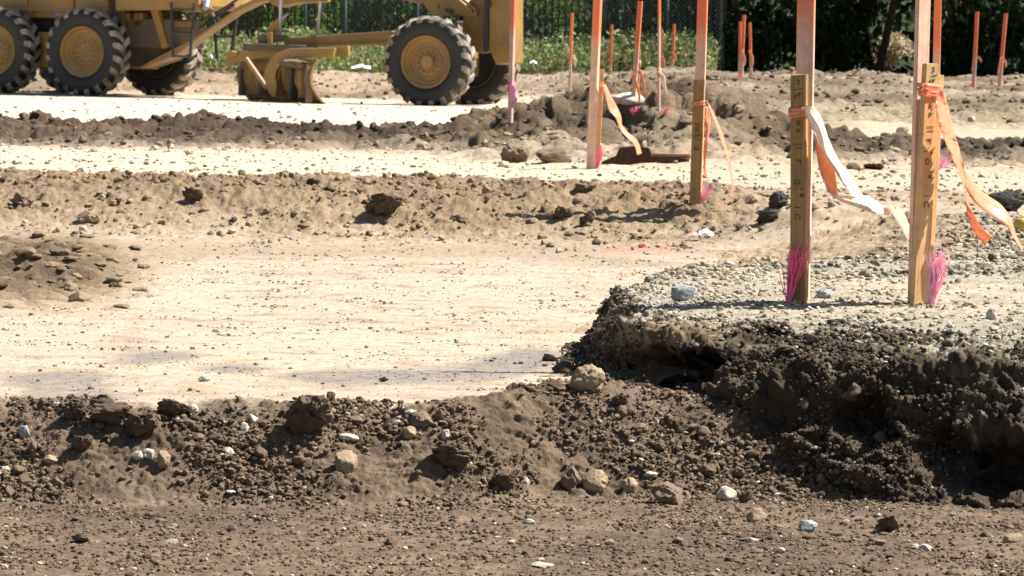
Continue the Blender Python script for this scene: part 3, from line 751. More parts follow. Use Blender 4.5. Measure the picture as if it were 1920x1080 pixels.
def board(name, base, top, length, w, t, yaw, mat, paint_from=None, sink=.10, parent=None, chip=0):
    """a board from base towards top; local z runs along it"""
    ax = (top - base).normalized()
    bx = Vector((math.cos(yaw), math.sin(yaw), 0)); bx = (bx - ax * bx.dot(ax)).normalized(); by = ax.cross(bx)
    M = Matrix((bx, by, ax)).transposed()
    nz = 36; zs = np.linspace(-sink, length, nz); V = []; F = []
    r = random.Random(int(abs(base.x) * 1000) + int(length * 977)); ph = r.uniform(0, 6)
    e = min(w, t) * .10
    prof = [(-w / 2 + e, -t / 2), (w / 2 - e, -t / 2), (w / 2, -t / 2 + e), (w / 2, t / 2 - e), (w / 2 - e, t / 2), (-w / 2 + e, t / 2), (-w / 2, t / 2 - e), (-w / 2, -t / 2 + e)]
    for z in zs:
        bow = math.sin(z * 2.2 + ph) * .0012
        for px_, py_ in prof: V.append((px_ + bow, py_ + bow * .5, z + (r.uniform(-1, 1) * chip if z == zs[-1] else 0)))
    for i in range(nz - 1):
        for k in range(8): F.append((i * 8 + k, i * 8 + (k + 1) % 8, (i + 1) * 8 + (k + 1) % 8, (i + 1) * 8 + k))
    me = bpy.data.meshes.new(name); me.from_pydata(V, [], F + [tuple(range(7, -1, -1)), tuple(range((nz - 1) * 8, nz * 8))])
    if paint_from is not None:
        a = me.attributes.new('paint', 'FLOAT', 'POINT')
        a.data.foreach_set('value', np.clip(np.repeat((zs - paint_from) / .12, 8) + .5, -.6, 1.6).astype(np.float32))
    o = bpy.data.objects.new(name, me); COL.objects.link(o); me.materials.append(mat)
    o.matrix_world = Matrix.Translation(base) @ M.to_4x4()
    return o
GL = {'3': [[(0, .95), (.6, 1), (.9, .85), (.35, .55), (.85, .4), (.8, .1), (.3, 0), (0, .1)]], 'C': [[(.95, .85), (.6, 1), (.1, .65), (.15, .15), (.6, 0), (1, .15)]],
      'F': [[(.1, 0), (.1, 1)], [(.05, 1), (.95, .97)], [(.1, .52), (.7, .52)]], 'R': [[(.1, 0), (.1, 1), (.7, .97), (.85, .75), (.6, .52), (.12, .5)], [(.4, .5), (.95, 0)]],
      'P': [[(.1, 0), (.1, 1), (.75, .95), (.9, .72), (.6, .48), (.12, .45)]], 'O': [[(.5, 1), (.1, .75), (.08, .3), (.45, 0), (.85, .2), (.92, .7), (.5, 1)]],
      '1': [[(.5, 0), (.5, 1)]], 'I': [[(.5, 0), (.5, 1)]], '5': [[(.9, 1), (.2, 1), (.15, .58), (.7, .6), (.9, .3), (.6, 0), (.1, .05)]], '2': [[(.1, .8), (.5, 1), (.9, .75), (.1, 0), (.95, .03)]],
      '9': [[(.85, .7), (.5, .5), (.15, .75), (.5, 1), (.85, .8), (.75, 0)]], 'T': [[(0, 1), (1, 1)], [(.5, 1), (.5, 0)]], '-': [[(.1, .5), (.9, .5)]], '.': [[(.45, .45), (.6, .4)]], '_': [[(-.3, -.2), (1.4, -.2)]], '/': [[(0, .1), (1, .9)]], '|': [[(0, .5), (1, .5)]]}
def handwriting(parent, t, items, sw=.0014):
    """items: (glyph, u centre, z centre, width, height, rotated)"""
    mb = MB(); y = -t / 2 - .0007
    r = random.Random(4)
    for g, u0, z0, gw, gh, rot in items:
        for st in GL[g]:
            pts = []
            for gx, gy in st:
                a = (gx - .5) * gw * .82; c = (gy - .5) * gh * .86
                if rot: a, c = c, -a
                pts.append(Vector((u0 + a + r.uniform(-1, 1) * .0004, y, z0 + c + r.uniform(-1, 1) * .0004)))
            for p, q in zip(pts, pts[1:]):
                d = (q - p); L = d.length
                if L < 1e-5: continue
                ang = math.atan2(d.z, d.x)
                mb.box((p + q) / 2, (L + sw * .8, .0008, sw * r.uniform(.8, 1.15)), Matrix.Rotation(-ang, 3, 'Y'))
    o = mb.build('lettering', M_INK, parent); return o
def cr(pts, n=10):
    P = [Vector(p) for p in pts]; P = [P[0] * 2 - P[1]] + P + [P[-1] * 2 - P[-2]]; out = []
    for i in range(1, len(P) - 2):
        for k in range(n):
            t = k / n; a, b_, c, d = P[i - 1], P[i], P[i + 1], P[i + 2]
            out.append(.5 * ((2 * b_) + (c - a) * t + (2 * a - 5 * b_ + 4 * c - d) * t * t + (3 * b_ - a - 3 * c + d) * t ** 3))
    out.append(P[-2]); return out
def strip_mesh(name, strips, mat, th=.00025):
    """each strip: list of (left point, right point)"""
    V = []; F = []
    for st in strips:
        Lp = cr([s[0] for s in st], 8); Rp = cr([s[1] for s in st], 8); b0 = len(V); m = 4; rq = random.Random(len(Lp)); crz = [rq.gauss(0, .16) if rq.random() < .3 else 0 for _ in Lp]
        for i, (l, r_) in enumerate(zip(Lp, Rp)):
            for k in range(m + 1):
                u = k / m; p = l.lerp(r_, u); p = p + Vector((0, crz[i] * (l - r_).length * (u - .5), 0)) + Vector((0, math.sin(u * math.pi) * (l - r_).length * .10 * math.sin(i * .35), 0)); V.append(p)
        for i in range(len(Lp) - 1):
            for k in range(m): a = b0 + i * (m + 1) + k; F.append((a, a + 1, a + m + 2, a + m + 1))
    me = bpy.data.meshes.new(name); me.from_pydata([tuple(v) for v in V], [], F); me.polygons.foreach_set('use_smooth', np.ones(len(F), bool))
    o = bpy.data.objects.new(name, me); COL.objects.link(o); me.materials.append(mat)
    s_ = o.modifiers.new('thickness', 'SOLIDIFY'); s_.thickness = th; s_.offset = 0
    return o
def band(obj_board, z0, w, t, rows, mat_, name='ribbon_wrap', hgt=.012):
    """crumpled turns of film round a board, in the board's frame"""
    V = []; F = []; r = random.Random(len(obj_board.name) + int(z0 * 1000)); n = 24
    for q in range(rows):
        zz = z0 + (q - rows / 2) * hgt * .75; off = .0012 + .0008 * q; b0 = len(V); ph = r.uniform(0, 6); tl = r.uniform(-.12, .12)
        for k in range(n):
            a = 2 * math.pi * k / n; ca, sa = math.cos(a), math.sin(a); m_ = max(abs(ca), abs(sa))
            x = ca / m_ * (w / 2 + off); y = sa / m_ * (t / 2 + off); j = .0009 * math.sin(a * 3 + ph)
            for e, zo in enumerate((-.5, 0, .5)):
                pu = .0012 if e == 1 else 0
                V.append((x * (1 + pu / w * 2) + j, y * (1 + pu / t * 2) + j, zz + zo * hgt * (1 + .25 * math.sin(a * 2 + ph)) + tl * x))
        for k in range(n):
            for e in range(2): a0 = b0 + k * 3 + e; a1 = b0 + ((k + 1) % n) * 3 + e; F.append((a0, a1, a1 + 1, a0 + 1))
    M = obj_board.matrix_world
    return [M @ Vector(v) for v in V], F
def ribbon(name, strips, label, mat, wrap=None, group='survey ribbons tied to the stakes'):
    o = strip_mesh(name, strips, mat)
    if wrap:
        bo, z0, w, t, rows, hgt, wm = wrap
        V, F = band(bo, z0, w, t, rows, None, hgt=hgt)
        me = bpy.data.meshes.new('ribbon_wrap'); me.from_pydata([tuple(v) for v in V], [], F); me.materials.append(wm)
        me.polygons.foreach_set('use_smooth', np.ones(len(F), bool))
        c = bpy.data.objects.new('ribbon_wrap', me); COL.objects.link(c); c.parent = o
        s_ = c.modifiers.new('thickness', 'SOLIDIFY'); s_.thickness = .00025; s_.offset = 1
    tag(o, label, 'ribbon', group); return o
def whiskers(base, tops, n, mat, label, rad=.0008, seed=0, group='pink whisker tufts at the stakes'):
    """strands from one base point to spread tops (list of world points: left, right end of the fan)"""
    mb = MB(); r = random.Random(seed); l, rr = tops; fan = (rr - l).length
    for k in range(n):
        u = min(1, max(0, .5 + .30 * r.gauss(0, 1))); u = .5 * u + .5 * (k + .5) / n
        hh = r.uniform(.72, 1.04) if r.random() < .75 else r.uniform(.45, .8)
        tip = base.lerp(l.lerp(rr, u), hh) + Vector((r.gauss(0, 1) * fan * .13, r.gauss(0, 1) * rad * 9, 0))
        b0 = base + Vector((r.gauss(0, 1) * rad * 2.2, r.gauss(0, 1) * rad * 2.2, -.004))
        mid = b0.lerp(tip, .55) + Vector((r.gauss(0, 1) * fan * .07, r.gauss(0, 1) * rad * 3, 0))
        mb.tube([b0, mid, tip], [rad, rad, rad * .6], 3, False)
    o = mb.build('marker_whiskers', mat); tag(o, label, 'whiskers', group); return o

GS = 'survey laths and stakes'
# --- front stake with the white ribbon (about 10.9 m away)
D1 = at(1497, 566, 10.92).y
b1 = ground_hit(1497, 566); D1 = b1.y; S1 = FPX / D1
t1 = at(1499, 140, D1)
st1 = board('survey_stake', b1, t1, (t1 - b1).length, 31 / S1, 15 / S1, R(-26), MW_DARK, sink=.12, chip=.0022)
L1 = (t1 - b1).length; z1 = lambda row: L1 - (row - 140) / S1
tag(st1, 'short brown stake lettered in ink, left of the front pair, tied with the white ribbon', 'stake', GS)
handwriting(st1, 15 / S1, [('3', .001, z1(154), .011, .014, False), ('/', .003, z1(167), .030, .006, False), ('C', -.006, z1(181), .011, .012, False), ('F', .006, z1(178), .010, .012, False),
    ('R', .002, z1(231), .013, .014, False), ('P', .002, z1(246), .012, .013, False), ('|', .000, z1(270), .028, .01, False), ('|', .003, z1(277), .022, .01, False),
    ('F', .001, z1(303), .014, .016, True), ('.', .002, z1(319), .01, .01, True), ('O', -.001, z1(341), .020, .015, False), ('1', .010, z1(354), .008, .009, True), ('5', .011, z1(366), .011, .010, True),
    ('I', .001, z1(389), .012, .020, True), ('C', .001, z1(406), .018, .018, True)])
lb = at(1500, 560, D1 + .05); lt = at(1512, 0, D1 + .05); ax = (lt - lb).normalized()
lb = Vector((lb.x, lb.y, gz(lb.x, lb.y)))
la1 = board('survey_lath', lb, lb + ax, 1.02, 34 / S1, 9 / S1, R(-22), MW_LATH, paint_from=(560 - 42) / S1, sink=.12)
tag(la1, 'tall lath with orange sprayed top directly behind the stake with the white ribbon', 'lath', GS)
def pz(x, y, D): return at(1380 + x / 2.16, 100 + y / 2.16, D)
D1r = D1 - .045
wA = [(pz(274, 214, D1r - .01), pz(300, 209, D1r)), (pz(288, 262, D1r - .02), pz(345, 254, D1r)), (pz(322, 336, D1r - .03), pz(384, 355, D1r + .01)), (pz(358, 410, D1r - .02), pz(428, 445, D1r + .03)),
      (pz(408, 490, D1r), pz(470, 495, D1r + .05)), (pz(455, 560, D1r + .02), pz(500, 545, D1r + .06)), (pz(475, 582, D1r + .03), pz(523, 580, D1r + .07))]
oB = [(pz(318, 320, D1r + .03), pz(338, 322, D1r + .03)), (pz(326, 400, D1r + .03), pz(364, 398, D1r + .04)), (pz(340, 480, D1r + .03), pz(396, 466, D1r + .05)), (pz(372, 552, D1r + .02), pz(409, 540, D1r + .06)), (pz(398, 590, D1r + .01), pz(412, 572, D1r + .06))]
cC = [(pz(352, 512, D1r + .015), pz(358, 505, D1r + .03)), (pz(378, 566, D1r + .01), pz(400, 568, D1r + .05)), (pz(430, 602, D1r), pz(462, 577, D1r + .05)), (pz(500, 626, D1r), pz(522, 575, D1r + .06)), (pz(556, 648, D1r + .02), pz(560, 592, D1r + .07)), (pz(600, 655, D1r + .05), pz(602, 618, D1r + .06)),
      (pz(640, 662, D1r + .09), pz(648, 612, D1r + .05)), (pz(664, 700, D1r + .09), pz(680, 645, D1r + .05)), (pz(692, 752, D1r + .08), pz(705, 700, D1r + .06)), (pz(722, 775, D1r + .07), pz(730, 748, D1r + .06)), (pz(742, 774, D1r + .07), pz(743, 771, D1r + .06))]
turn = lambda st, d: [(l, r_ + Vector((0, d * min(1, i / 1.5), 0))) for i, (l, r_) in enumerate(st)]
wA = turn(wA, .045)
rb1 = ribbon('flagging_ribbon', [wA], 'long ribbon painted sunlit white and peach, streaming right from the short front stake', M_FLAGV, (st1, z1(208), 31 / S1, 15 / S1, 3, .011, M_FLAG))
ob = strip_mesh('ribbon_tail', [oB], M_FLAG); ob.parent = rb1
ob = strip_mesh('ribbon_tail', [cC], M_FLAGW); ob.parent = rb1
wb = ground_hit(1477, 567); wb.y -= .02
whiskers(wb, (at(1473, 458, wb.y - .01), at(1524, 462, wb.y + .01)), 110, M_PINK, 'hot pink whisker tuft at the foot of the stake with the white ribbon', .0012, 1)

# --- right hand group
b2 = ground_hit(1722, 571); D2 = b2.y; S2 = FPX / D2
t2 = at(1746, 120, D2)
st2 = board('survey_stake', b2, t2, (t2 - b2).length, 35 / S2, 13 / S2, R(34), MW_STAKE, sink=.12, chip=.0022)
L2 = (t2 - b2).length; z2 = lambda row: L2 - (row - 120) / S2
tag(st2, 'short tan stake with sunlit lettering at the right, tied with the peach ribbon', 'stake', GS)
handwriting(st2, 13 / S2, [('3', .001, z2(130), .010, .014, False), ('/', .005, z2(141), .024, .005, False), ('C', -.006, z2(152), .010, .010, False), ('F', .005, z2(151), .010, .010, False),
    ('R', -.001, z2(199), .015, .016, False), ('P', .000, z2(215), .014, .014, False), ('|', .002, z2(237), .026, .01, False), ('|', .002, z2(244), .024, .01, False),
    ('F', -.002, z2(264), .016, .016, True), ('.', -.001, z2(277), .012, .012, True), ('-', .011, z2(286), .012, .01, False), ('-', -.010, z2(284), .012, .01, False), ('O', -.003, z2(303), .016, .018, False),
    ('1', .007, z2(321), .010, .012, True), ('5', .008, z2(331), .013, .012, True), ('.', .010, z2(357), .01, .01, True), ('I', .001, z2(367), .012, .020, True), ('C', .002, z2(383), .018, .020, True)])
b2b = at(1733, 566, D2 + .03); t2b = at(1757, 140, D2 + .03)
b2b = Vector((b2b.x, b2b.y, gz(b2b.x, b2b.y)))
st2b = board('survey_stake', b2b, b2b + (t2b - b2b).normalized(), (t2b - b2b).length, 27 / S2, 11 / S2, R(34), MW_STAKE, sink=.12, chip=.0022)
tag(st2b, 'plain backing stake pressed against the tan lettered stake', 'stake', GS)
lb = at(1716, 568, D2 + .05); lt = at(1731, 0, D2 + .05); ax = (lt - lb).normalized(); lb = Vector((lb.x, lb.y, gz(lb.x, lb.y)))
la2 = board('survey_lath', lb, lb + ax, 1.05, 29 / S2, 12 / S2, R(34), MW_LATH, paint_from=1.2, sink=.12)
tag(la2, 'tall pink grained lath without paint beside the tan lettered stake', 'lath', GS)
D2r = D2 - .04
pA = [(pz(818, 150, D2r + .01), pz(838, 150, D2r + .01)), (pz(808, 215, D2r - .01), pz(862, 215, D2r + .01)), (pz(822, 290, D2r - .02), pz(882, 305, D2r + .02)), (pz(850, 365, D2r - .02), pz(908, 385, D2r + .03)), (pz(880, 440, D2r), pz(922, 460, D2r + .03)),
      (pz(915, 520, D2r + .01), pz(930, 525, D2r + .02)), (pz(930, 590, D2r + .02), pz(940, 590, D2r + .01)), (pz(936, 650, D2r + .03), pz(972, 660, D2r)), (pz(958, 715, D2r + .03), pz(1000, 705, D2r - .01)), (pz(1008, 778, D2r + .02), pz(1044, 742, D2r - .01))]
pB = [(pz(900, 445, D2r + .05), pz(925, 440, D2r + .05)), (pz(930, 545, D2r + .05), pz(935, 480, D2r + .05)), (pz(975, 612, D2r + .05), pz(1000, 560, D2r + .07)), (pz(1040, 662, D2r + .06), pz(1075, 612, D2r + .08)), (pz(1100, 705, D2r + .07), pz(1118, 672, D2r + .08)), (pz(1128, 752, D2r + .07), pz(1138, 735, D2r + .08)), (pz(1160, 800, D2r + .07), pz(1166, 795, D2r + .08))]
pA = turn(pA, .025); pB = turn(pB, .02)
ribbon('flagging_ribbon', [pA, pB], 'wide peach ribbon hanging in two tails from the tan lettered stake at the right', M_FLAG, (st2, z2(167), 37 / S2, 17 / S2, 4, .010, M_FLAG))
wb = ground_hit(1746, 573); wb.y -= .01
whiskers(wb, (at(1736, 462, wb.y), at(1788, 464, wb.y + .01)), 85, M_PINKP, 'pale pink whisker tuft right of the tan lettered stake', .0012, 2)

# --- single stake B in the middle distance
b3 = ground_hit(1303, 382); D3 = b3.y; S3 = FPX / D3; t3 = at(1311, 150, D3)
st3 = board('survey_stake', b3, t3, (t3 - b3).length, 21 / S3, 10 / S3, R(-10), MW_DARK, sink=.15, chip=.003)
L3_ = (t3 - b3).length; z3 = lambda row: L3_ - (row - 150) / S3
tag(st3, 'short brown stake with small ink figures below a tall orange lath, mid picture', 'stake', GS)
handwriting(st3, 10 / S3, [('F', .000, z3(235), .018, .022, True), ('O', .000, z3(243), .020, .022, False), ('9', .005, z3(253), .016, .016, True), ('1', .005, z3(261), .014, .016, True), ('|', -.010, z3(257), .006, .05, False), ('-', -.008, z3(257), .030, .02, True), ('1', .001, z3(273), .014, .018, True), ('2', .000, z3(279), .016, .018, True)], .0028)
lb = at(1306, 378, D3 + .06); lt = at(1317, 0, D3 + .06); ax = (lt - lb).normalized(); lb = Vector((lb.x, lb.y, gz(lb.x, lb.y)))
la3 = board('survey_lath', lb, lb + ax, 1.08, 19 / S3, 8 / S3, R(-14), MW_LATH, paint_from=(378 - 75) / S3, sink=.15)
tag(la3, 'tall lath with a bright orange band behind the stake with small ink figures', 'lath', GS)
def p3(x, y, dd=0): return at(1270 + x / 4.154, 140 + y / 4.154, D3 - .05 + dd)
ribbon('flagging_ribbon', [[(p3(222, 196), p3(236, 198)), (p3(262, 300), p3(285, 300, .03)), (p3(315, 440), p3(345, 440, .04)), (p3(370, 600), p3(392, 600, .03)), (p3(408, 740), p3(422, 740, .02)), (p3(428, 880), p3(436, 880, .01)), (p3(432, 995), p3(437, 995))],
                           [(p3(218, 250, .02), p3(240, 250, .03)), (p3(216, 350, .02), p3(260, 350, .04)), (p3(222, 460, .02), p3(250, 450, .04)), (p3(205, 560, .02), p3(232, 570, .03)), (p3(205, 690, .02), p3(222, 690, .03)), (p3(205, 800, .02), p3(228, 800, .03))]],
       'thin ribbon with white and orange tails on the stake with small ink figures', M_FLAG, (st3, z3(192), 22 / S3, 11 / S3, 2, .012, M_FLAG))
wb = ground_hit(1311, 383)
whiskers(wb, (at(1318, 338, wb.y), at(1346, 352, wb.y)), 46, M_PINKP, 'faded pink whisker tuft leaning right at the stake with small ink figures', .0014, 3)

# --- tall lath A with its stake and ribbon
b4 = ground_hit(1108, 317); D4 = b4.y; S4 = FPX / D4
lt = at(1121, 0, D4); ax = (lt - b4).normalized()
la4 = board('survey_lath', b4, b4 + ax, 1.12, 15.5 / S4, 9 / S4, R(-30), MW_LATH, paint_from=(317 - 85) / S4, sink=.15)
tag(la4, 'tall leaning lath with long pink orange top left of the dark plank', 'lath', GS)
b5 = at(1116, 300, D4 + .12); b5 = Vector((b5.x, b5.y, gz(b5.x, b5.y))); t5 = at(1126, 129, D4 + .12)
st5 = board('survey_stake', b5, t5, (t5 - b5).length, 15 / S4, 8 / S4, R(5), MW_STAKE, sink=.15)
tag(st5, 'short tan stake behind the tall leaning lath near the dark plank', 'stake', GS)
def p4(x, y, dd=0): return at(1080 + x / 5.14, 120 + y / 5.14, D4 - .02 + dd)
ribbon('flagging_ribbon', [[(p4(212, 178), p4(265, 176)), (p4(255, 215), p4(290, 205, .03)), (p4(285, 330), p4(345, 320, .04)), (p4(320, 450), p4(400, 420, .06)), (p4(380, 520), p4(436, 510, .05)), (p4(425, 630), p4(446, 590, .04)), (p4(480, 700), p4(500, 655, .05)), (p4(560, 780), p4(592, 738, .05)), (p4(590, 880), p4(635, 862, .04))]],
       'twisted ribbon fluttering from the short tan stake down to the dark plank', M_FLAG, (st5, (t5 - b5).length - 32 / S4, 17 / S4, 10 / S4, 2, .014, M_FLAG))
wb = ground_hit(1119, 316)
whiskers(wb, (at(1121, 272, wb.y), at(1137, 274, wb.y)), 40, M_PINK, 'pink whisker tuft between the tall leaning lath and the dark plank', .0018, 4)

# --- group C / D on the spoil heap
def simple_lath(bx, by, tx, ty, wpx, paint_row, yaw, label, Y=None, length=None, tpx=None, mat=None):
    b_ = ground_hit(bx, by) if Y is None else at(bx, by, Y)
    if Y is not None: b_ = Vector((b_.x, b_.y, gz(b_.x, b_.y)))
    S = FPX / b_.y; t_ = at(tx, ty, b_.y); L = length or (t_ - b_).length
    o = board('survey_lath', b_, b_ + (t_ - b_).normalized(), L, wpx / S, (tpx or wpx * .4) / S, yaw, mat or MW_LATH, paint_from=None if paint_row is None else (t_ - b_).length * 0 + ((by - paint_row) / S), sink=.2)
    tag(o, label, 'lath', GS); return o, b_, S
oC, bC, SC = simple_lath(1186, 212, 1200, 2, 9.5, 108, R(-24), 'reddish lath on the spoil heap with two orange ribbon tails')
sC = board('survey_stake', at(1192, 210, bC.y + .1), at(1196, 119, bC.y + .1), .42, 9 / SC, 5 / SC, R(-12), MW_DARK, sink=.3)
tag(sC, 'short dark stake against the reddish lath on the spoil heap', 'stake', GS)
def p6(x, y, dd=0): return at(1080 + x / 5.14, 120 + y / 5.14, bC.y - .05 + dd)
ribbon('flagging_ribbon', [[(p6(552, 80), p6(610, 62)), (p6(552, 140), p6(580, 120)), (p6(580, 230), p6(608, 220)), (p6(600, 320), p6(622, 310)), (p6(602, 380), p6(612, 375))], [(p6(605, 62), p6(630, 58)), (p6(628, 150), p6(655, 140)), (p6(645, 230), p6(668, 225)), (p6(640, 300), p6(670, 298))]],
       'orange ribbon looped over the reddish lath on the spoil heap', M_FLAG, (sC, .33, 10 / SC, 6 / SC, 1, .05, M_FLAG))
wb = ground_hit(1192, 219)
whiskers(wb, (at(1180, 201, wb.y), at(1206, 197, wb.y)), 40, M_PINK, 'broad pink whisker tuft below the reddish lath', .003, 5)
oD, bD, SD_ = simple_lath(1236, 224, 1236, 0, 5.5, 60, R(-60), 'thin edge-on lath with a white ribbon right of the reddish lath', tpx=4)
def p7(x, y, dd=0): return at(1080 + x / 5.14, 120 + y / 5.14, bD.y - .05 + dd)
ribbon('flagging_ribbon', [[(p7(785, 66), p7(805, 64)), (p7(808, 120), p7(850, 110)), (p7(830, 200), p7(865, 190)), (p7(852, 275), p7(880, 270)), (p7(862, 288), p7(880, 284))]], 'short white ribbon on the thin edge-on lath', M_FLAGW, (oD, (223 - 135) / SD_, 7 / SD_, 5 / SD_, 1, .05, M_FLAG))
wb = ground_hit(1243, 224)
whiskers(wb, (at(1247, 201, wb.y), at(1256, 204, wb.y)), 26, M_PINK, 'small pink whisker tuft right of the thin edge-on lath', .003, 6)
# lath E in front of the grader
oE, bE, SE = simple_lath(957, 233, 963, 0, 11, 60, R(-50), 'pale sunlit lath in front of the front end of the grader', length=1.16, tpx=6)
def p8(px, py, dd=0): return at(px, py, bE.y - .04 + dd)
ribbon('flagging_ribbon', [[(p8(955, 160), p8(963, 158)), (p8(955, 175), p8(968, 172)), (p8(958, 190), p8(971, 186)), (p8(957, 203), p8(962, 203))]], 'pale pink ribbon on the sunlit lath by the grader', M_PINKP, (oE, (233 - 160) / SE, 13 / SE, 8 / SE, 1, .05, M_PINK))
# lath behind the right hand stake, with whiskers at its foot
oF, bF, SF = simple_lath(1751, 320, 1760, -60, 13.5, 105, R(-8), 'orange topped lath standing behind the tan lettered stake', length=1.15)
wb = ground_hit(1757, 319)
whiskers(wb, (at(1766, 274, wb.y), at(1790, 306, wb.y)), 26, M_PINKP, 'spread pink whisker tuft on the pale strip behind the tan lettered stake', .002, 7)
# distant laths
FAR = [(1068, 158, 1073, 24, 5, 90, 57, 'brownish lath before the weeds left of the tall leaning lath', (1074, 104, 1080, 126), True),
       (1144, 126, 1147, 46, 5, 112, 79, 'orange lath before the weeds, alone left of the reddish lath', None, False),
       (1242, 132, 1240, 56, 4.5, 112, 79, 'faint orange lath just behind the thin edge-on lath', (1241, 106, 1246, 132), False),
       (1260, 131, 1264, 45, 5, 105, 79, 'orange lath before the weeds between two tall near laths', (1261, 98, 1267, 118), False),
       (1386, 148, 1388, 40, 5, 110, 66, 'left and shortest lath of the three far orange laths', None, False),
       (1390, 151, 1395, 28, 6, 100, 65, 'middle and tallest lath of the three far orange laths', (1390, 95, 1398, 125), True),
       (1409, 130, 1406, 42, 5, 95, 74, 'right lath of the three far orange laths, with a bulky ribbon', (1404, 95, 1413, 125), False),
       (1825, 166, 1832, 22, 7, 100, 57, 'left lath of two far ones at the upper right, with a bow', (1829, 104, 1842, 118), True),
       (1873, 165, 1886, 25, 7, 104, 57, 'right lath of two far ones at the upper right, leaning right', (1878, 108, 1888, 128), True)]
for i, (bx, by, tx, ty, w, pr, Y, lab, rb, wh) in enumerate(FAR):
    o, b_, S = simple_lath(bx, by, tx, ty, w, pr, R(-20 + 7 * i % 5), lab, Y=Y)
    if rb:
        x0, y0, x1, y1 = rb; mx = (x0 + x1) / 2
        q = lambda a, c: at(a, c, b_.y - .05)
        tails = [[(q(x0 - 1, y0), q(x0 + 3, y0 - 1)), (q(mx - 1, (y0 + y1) / 2 - 1), q(mx + 4, (y0 + y1) / 2 - 3)), (q(x1 - 3, y1), q(x1, y1 - 4))]]
        if i >= 7: tails.append([(q(x0 - 3, y0), q(x0, y0)), (q(x0 - 6, y0 + 14), q(x0 - 2, y0 + 15)), (q(x0 - 8, y0 + 30), q(x0 - 5, y0 + 30))])
        rl = {0: 'small white ribbon tail on the brownish lath', 2: 'orange ribbon on the faint lath behind the thin edge-on lath', 3: 'orange ribbon on the lath before the weeds between two tall near laths', 5: 'orange ribbon hanging on the tallest of three far laths',
              6: 'bulky orange ribbon on the right one of three far laths', 7: 'bow of orange ribbon on the left one of two far laths', 8: 'small orange ribbon on the far lath leaning right'}[i]
        ribbon('flagging_ribbon', tails, rl, M_FLAGW if i == 0 else M_FLAG)
    if wh:
        wl_ = {0: 'tiny pink tuft at the brownish lath', 5: 'tiny pink tuft at the tallest of three far laths', 7: 'pink tuft at the left one of two far laths', 8: 'pink tuft at the far lath leaning right'}[i]
        wb = b_ + Vector((-.03, -.05, 0)); e = 12 / S
        whiskers(wb, (wb + Vector((-e * .5, 0, e)), wb + Vector((e * .4, 0, e * 1.1))), 22, M_PINK, wl_, .004, 20 + i)

# --- plank, pale block, litter, cap
pc = ground_hit(1215, 307); Sx = FPX / pc.y
mb = MB(); poly = [(-88, 2), (-60, 14), (-54, 30), (-20, 34), (2, 30), (8, 16), (60, 16), (76, 10), (80, 4), (60, -8), (-80, -8)]
mb.prism([(a / Sx, c / Sx) for a, c in poly], 0, .30)
pk = mb.build('broken_plank', MW_OLD, bevel=.006); pk.location = (pc.x, pc.y + .02, pc.z - .005); pk.rotation_euler = (R(-4), 0, R(-3))
tag(pk, 'dark broken plank lying at the foot of the spoil heap under the fluttering ribbon', 'plank')
m, nt, b = new_mat('plank_top'); n = noise_node(nt, coords(nt), 30, 4); nt.links.new(ramp(nt, n, [(.3, (.30, .13, .075)), (.7, (.48, .30, .2))]), b.inputs['Base Color']); b.inputs['Roughness'].default_value = .9
mb = MB(); mb.box((44 / Sx, .15, 18.5 / Sx), (72 / Sx, .28, 4.5 / Sx)); cap_ = mb.build('top_board', m, pk, bevel=.004)
pc = ground_hit(1190, 203); Sx = FPX / pc.y
Vb, Fb = rock_shape(4, 5151, .10, 8, .05); Vb = Vb / (Vb.max(0) - Vb.min(0)) * np.array([98 / Sx, .3, 32 / Sx], np.float32)
ob = mesh_np('concrete_slab', Vb, [Fb], mat_rock('pale_concrete', (.42, .37, .28), (.62, .56, .45), .9, 20), smooth=True); ob.location = (pc.x, pc.y + .12, pc.z + 10 / Sx); ob.rotation_euler = (0, R(4), 0)
tag(ob, 'pale weathered slab lying across the top of the spoil heap behind the reddish lath', 'slab')
m, nt, b = new_mat('white_sheet'); b.inputs['Base Color'].default_value = (.78, .80, .84, 1); b.inputs['Roughness'].default_value = .6
def litter(px, py, w, h, Y, label, name='paper_sheet'):
    c = at(px, py, Y); S = FPX / Y; c.z = max(c.z, gz(c.x, c.y) + .02)
    V = []; F = []; r = random.Random(int(px)); nx, ny = 9, 5
    for i in range(nx):
        for j in range(ny):
            u = i / (nx - 1) - .5; v = j / (ny - 1) - .5
            V.append((u * w / S, v * .25 * w / S * 1.4, (.5 - abs(u)) * h / S * .9 + r.uniform(-.12, .12) * h / S + v * h / S * .5))
    for i in range(nx - 1):
        for j in range(ny - 1): a = i * ny + j; F.append((a, a + ny, a + ny + 1, a + 1))
    me = bpy.data.meshes.new(name); me.from_pydata(V, [], F); o = bpy.data.objects.new(name, me); COL.objects.link(o); me.materials.append(m)
    s_ = o.modifiers.new('thickness', 'SOLIDIFY'); s_.thickness = .004
    o.location = c; tag(o, label, 'litter', 'scraps of litter'); return o
litter(677, 127, 36, 9, 72, 'crumpled white sheet on the ground between blade and front wheel of the grader')
litter(395, 108, 8, 10, 78, 'small white scrap on the ground left of the grader blade')
litter(1000, 118, 14, 8, 76, 'white scrap on the ground right of the far front wheel')
m_sh = [m]
m, nt, b = new_mat('shard_orange'); b.inputs['Base Color'].default_value = (.62, .33, .22, 1); b.inputs['Roughness'].default_value = .6
litter(1300, 452, 26, 12, ground_hit(1300, 452).y, 'orange stained paper shards beside the sprayed paint mark', 'paper_shard')
m = m_sh[0]
litter(1322, 448, 30, 16, ground_hit(1322, 448).y, 'white torn shards right of the orange stained ones', 'paper_shard')
m, nt, b = new_mat('yellow_plastic'); b.inputs['Base Color'].default_value = (.42, .30, .035, 1); b.inputs['Roughness'].default_value = .45
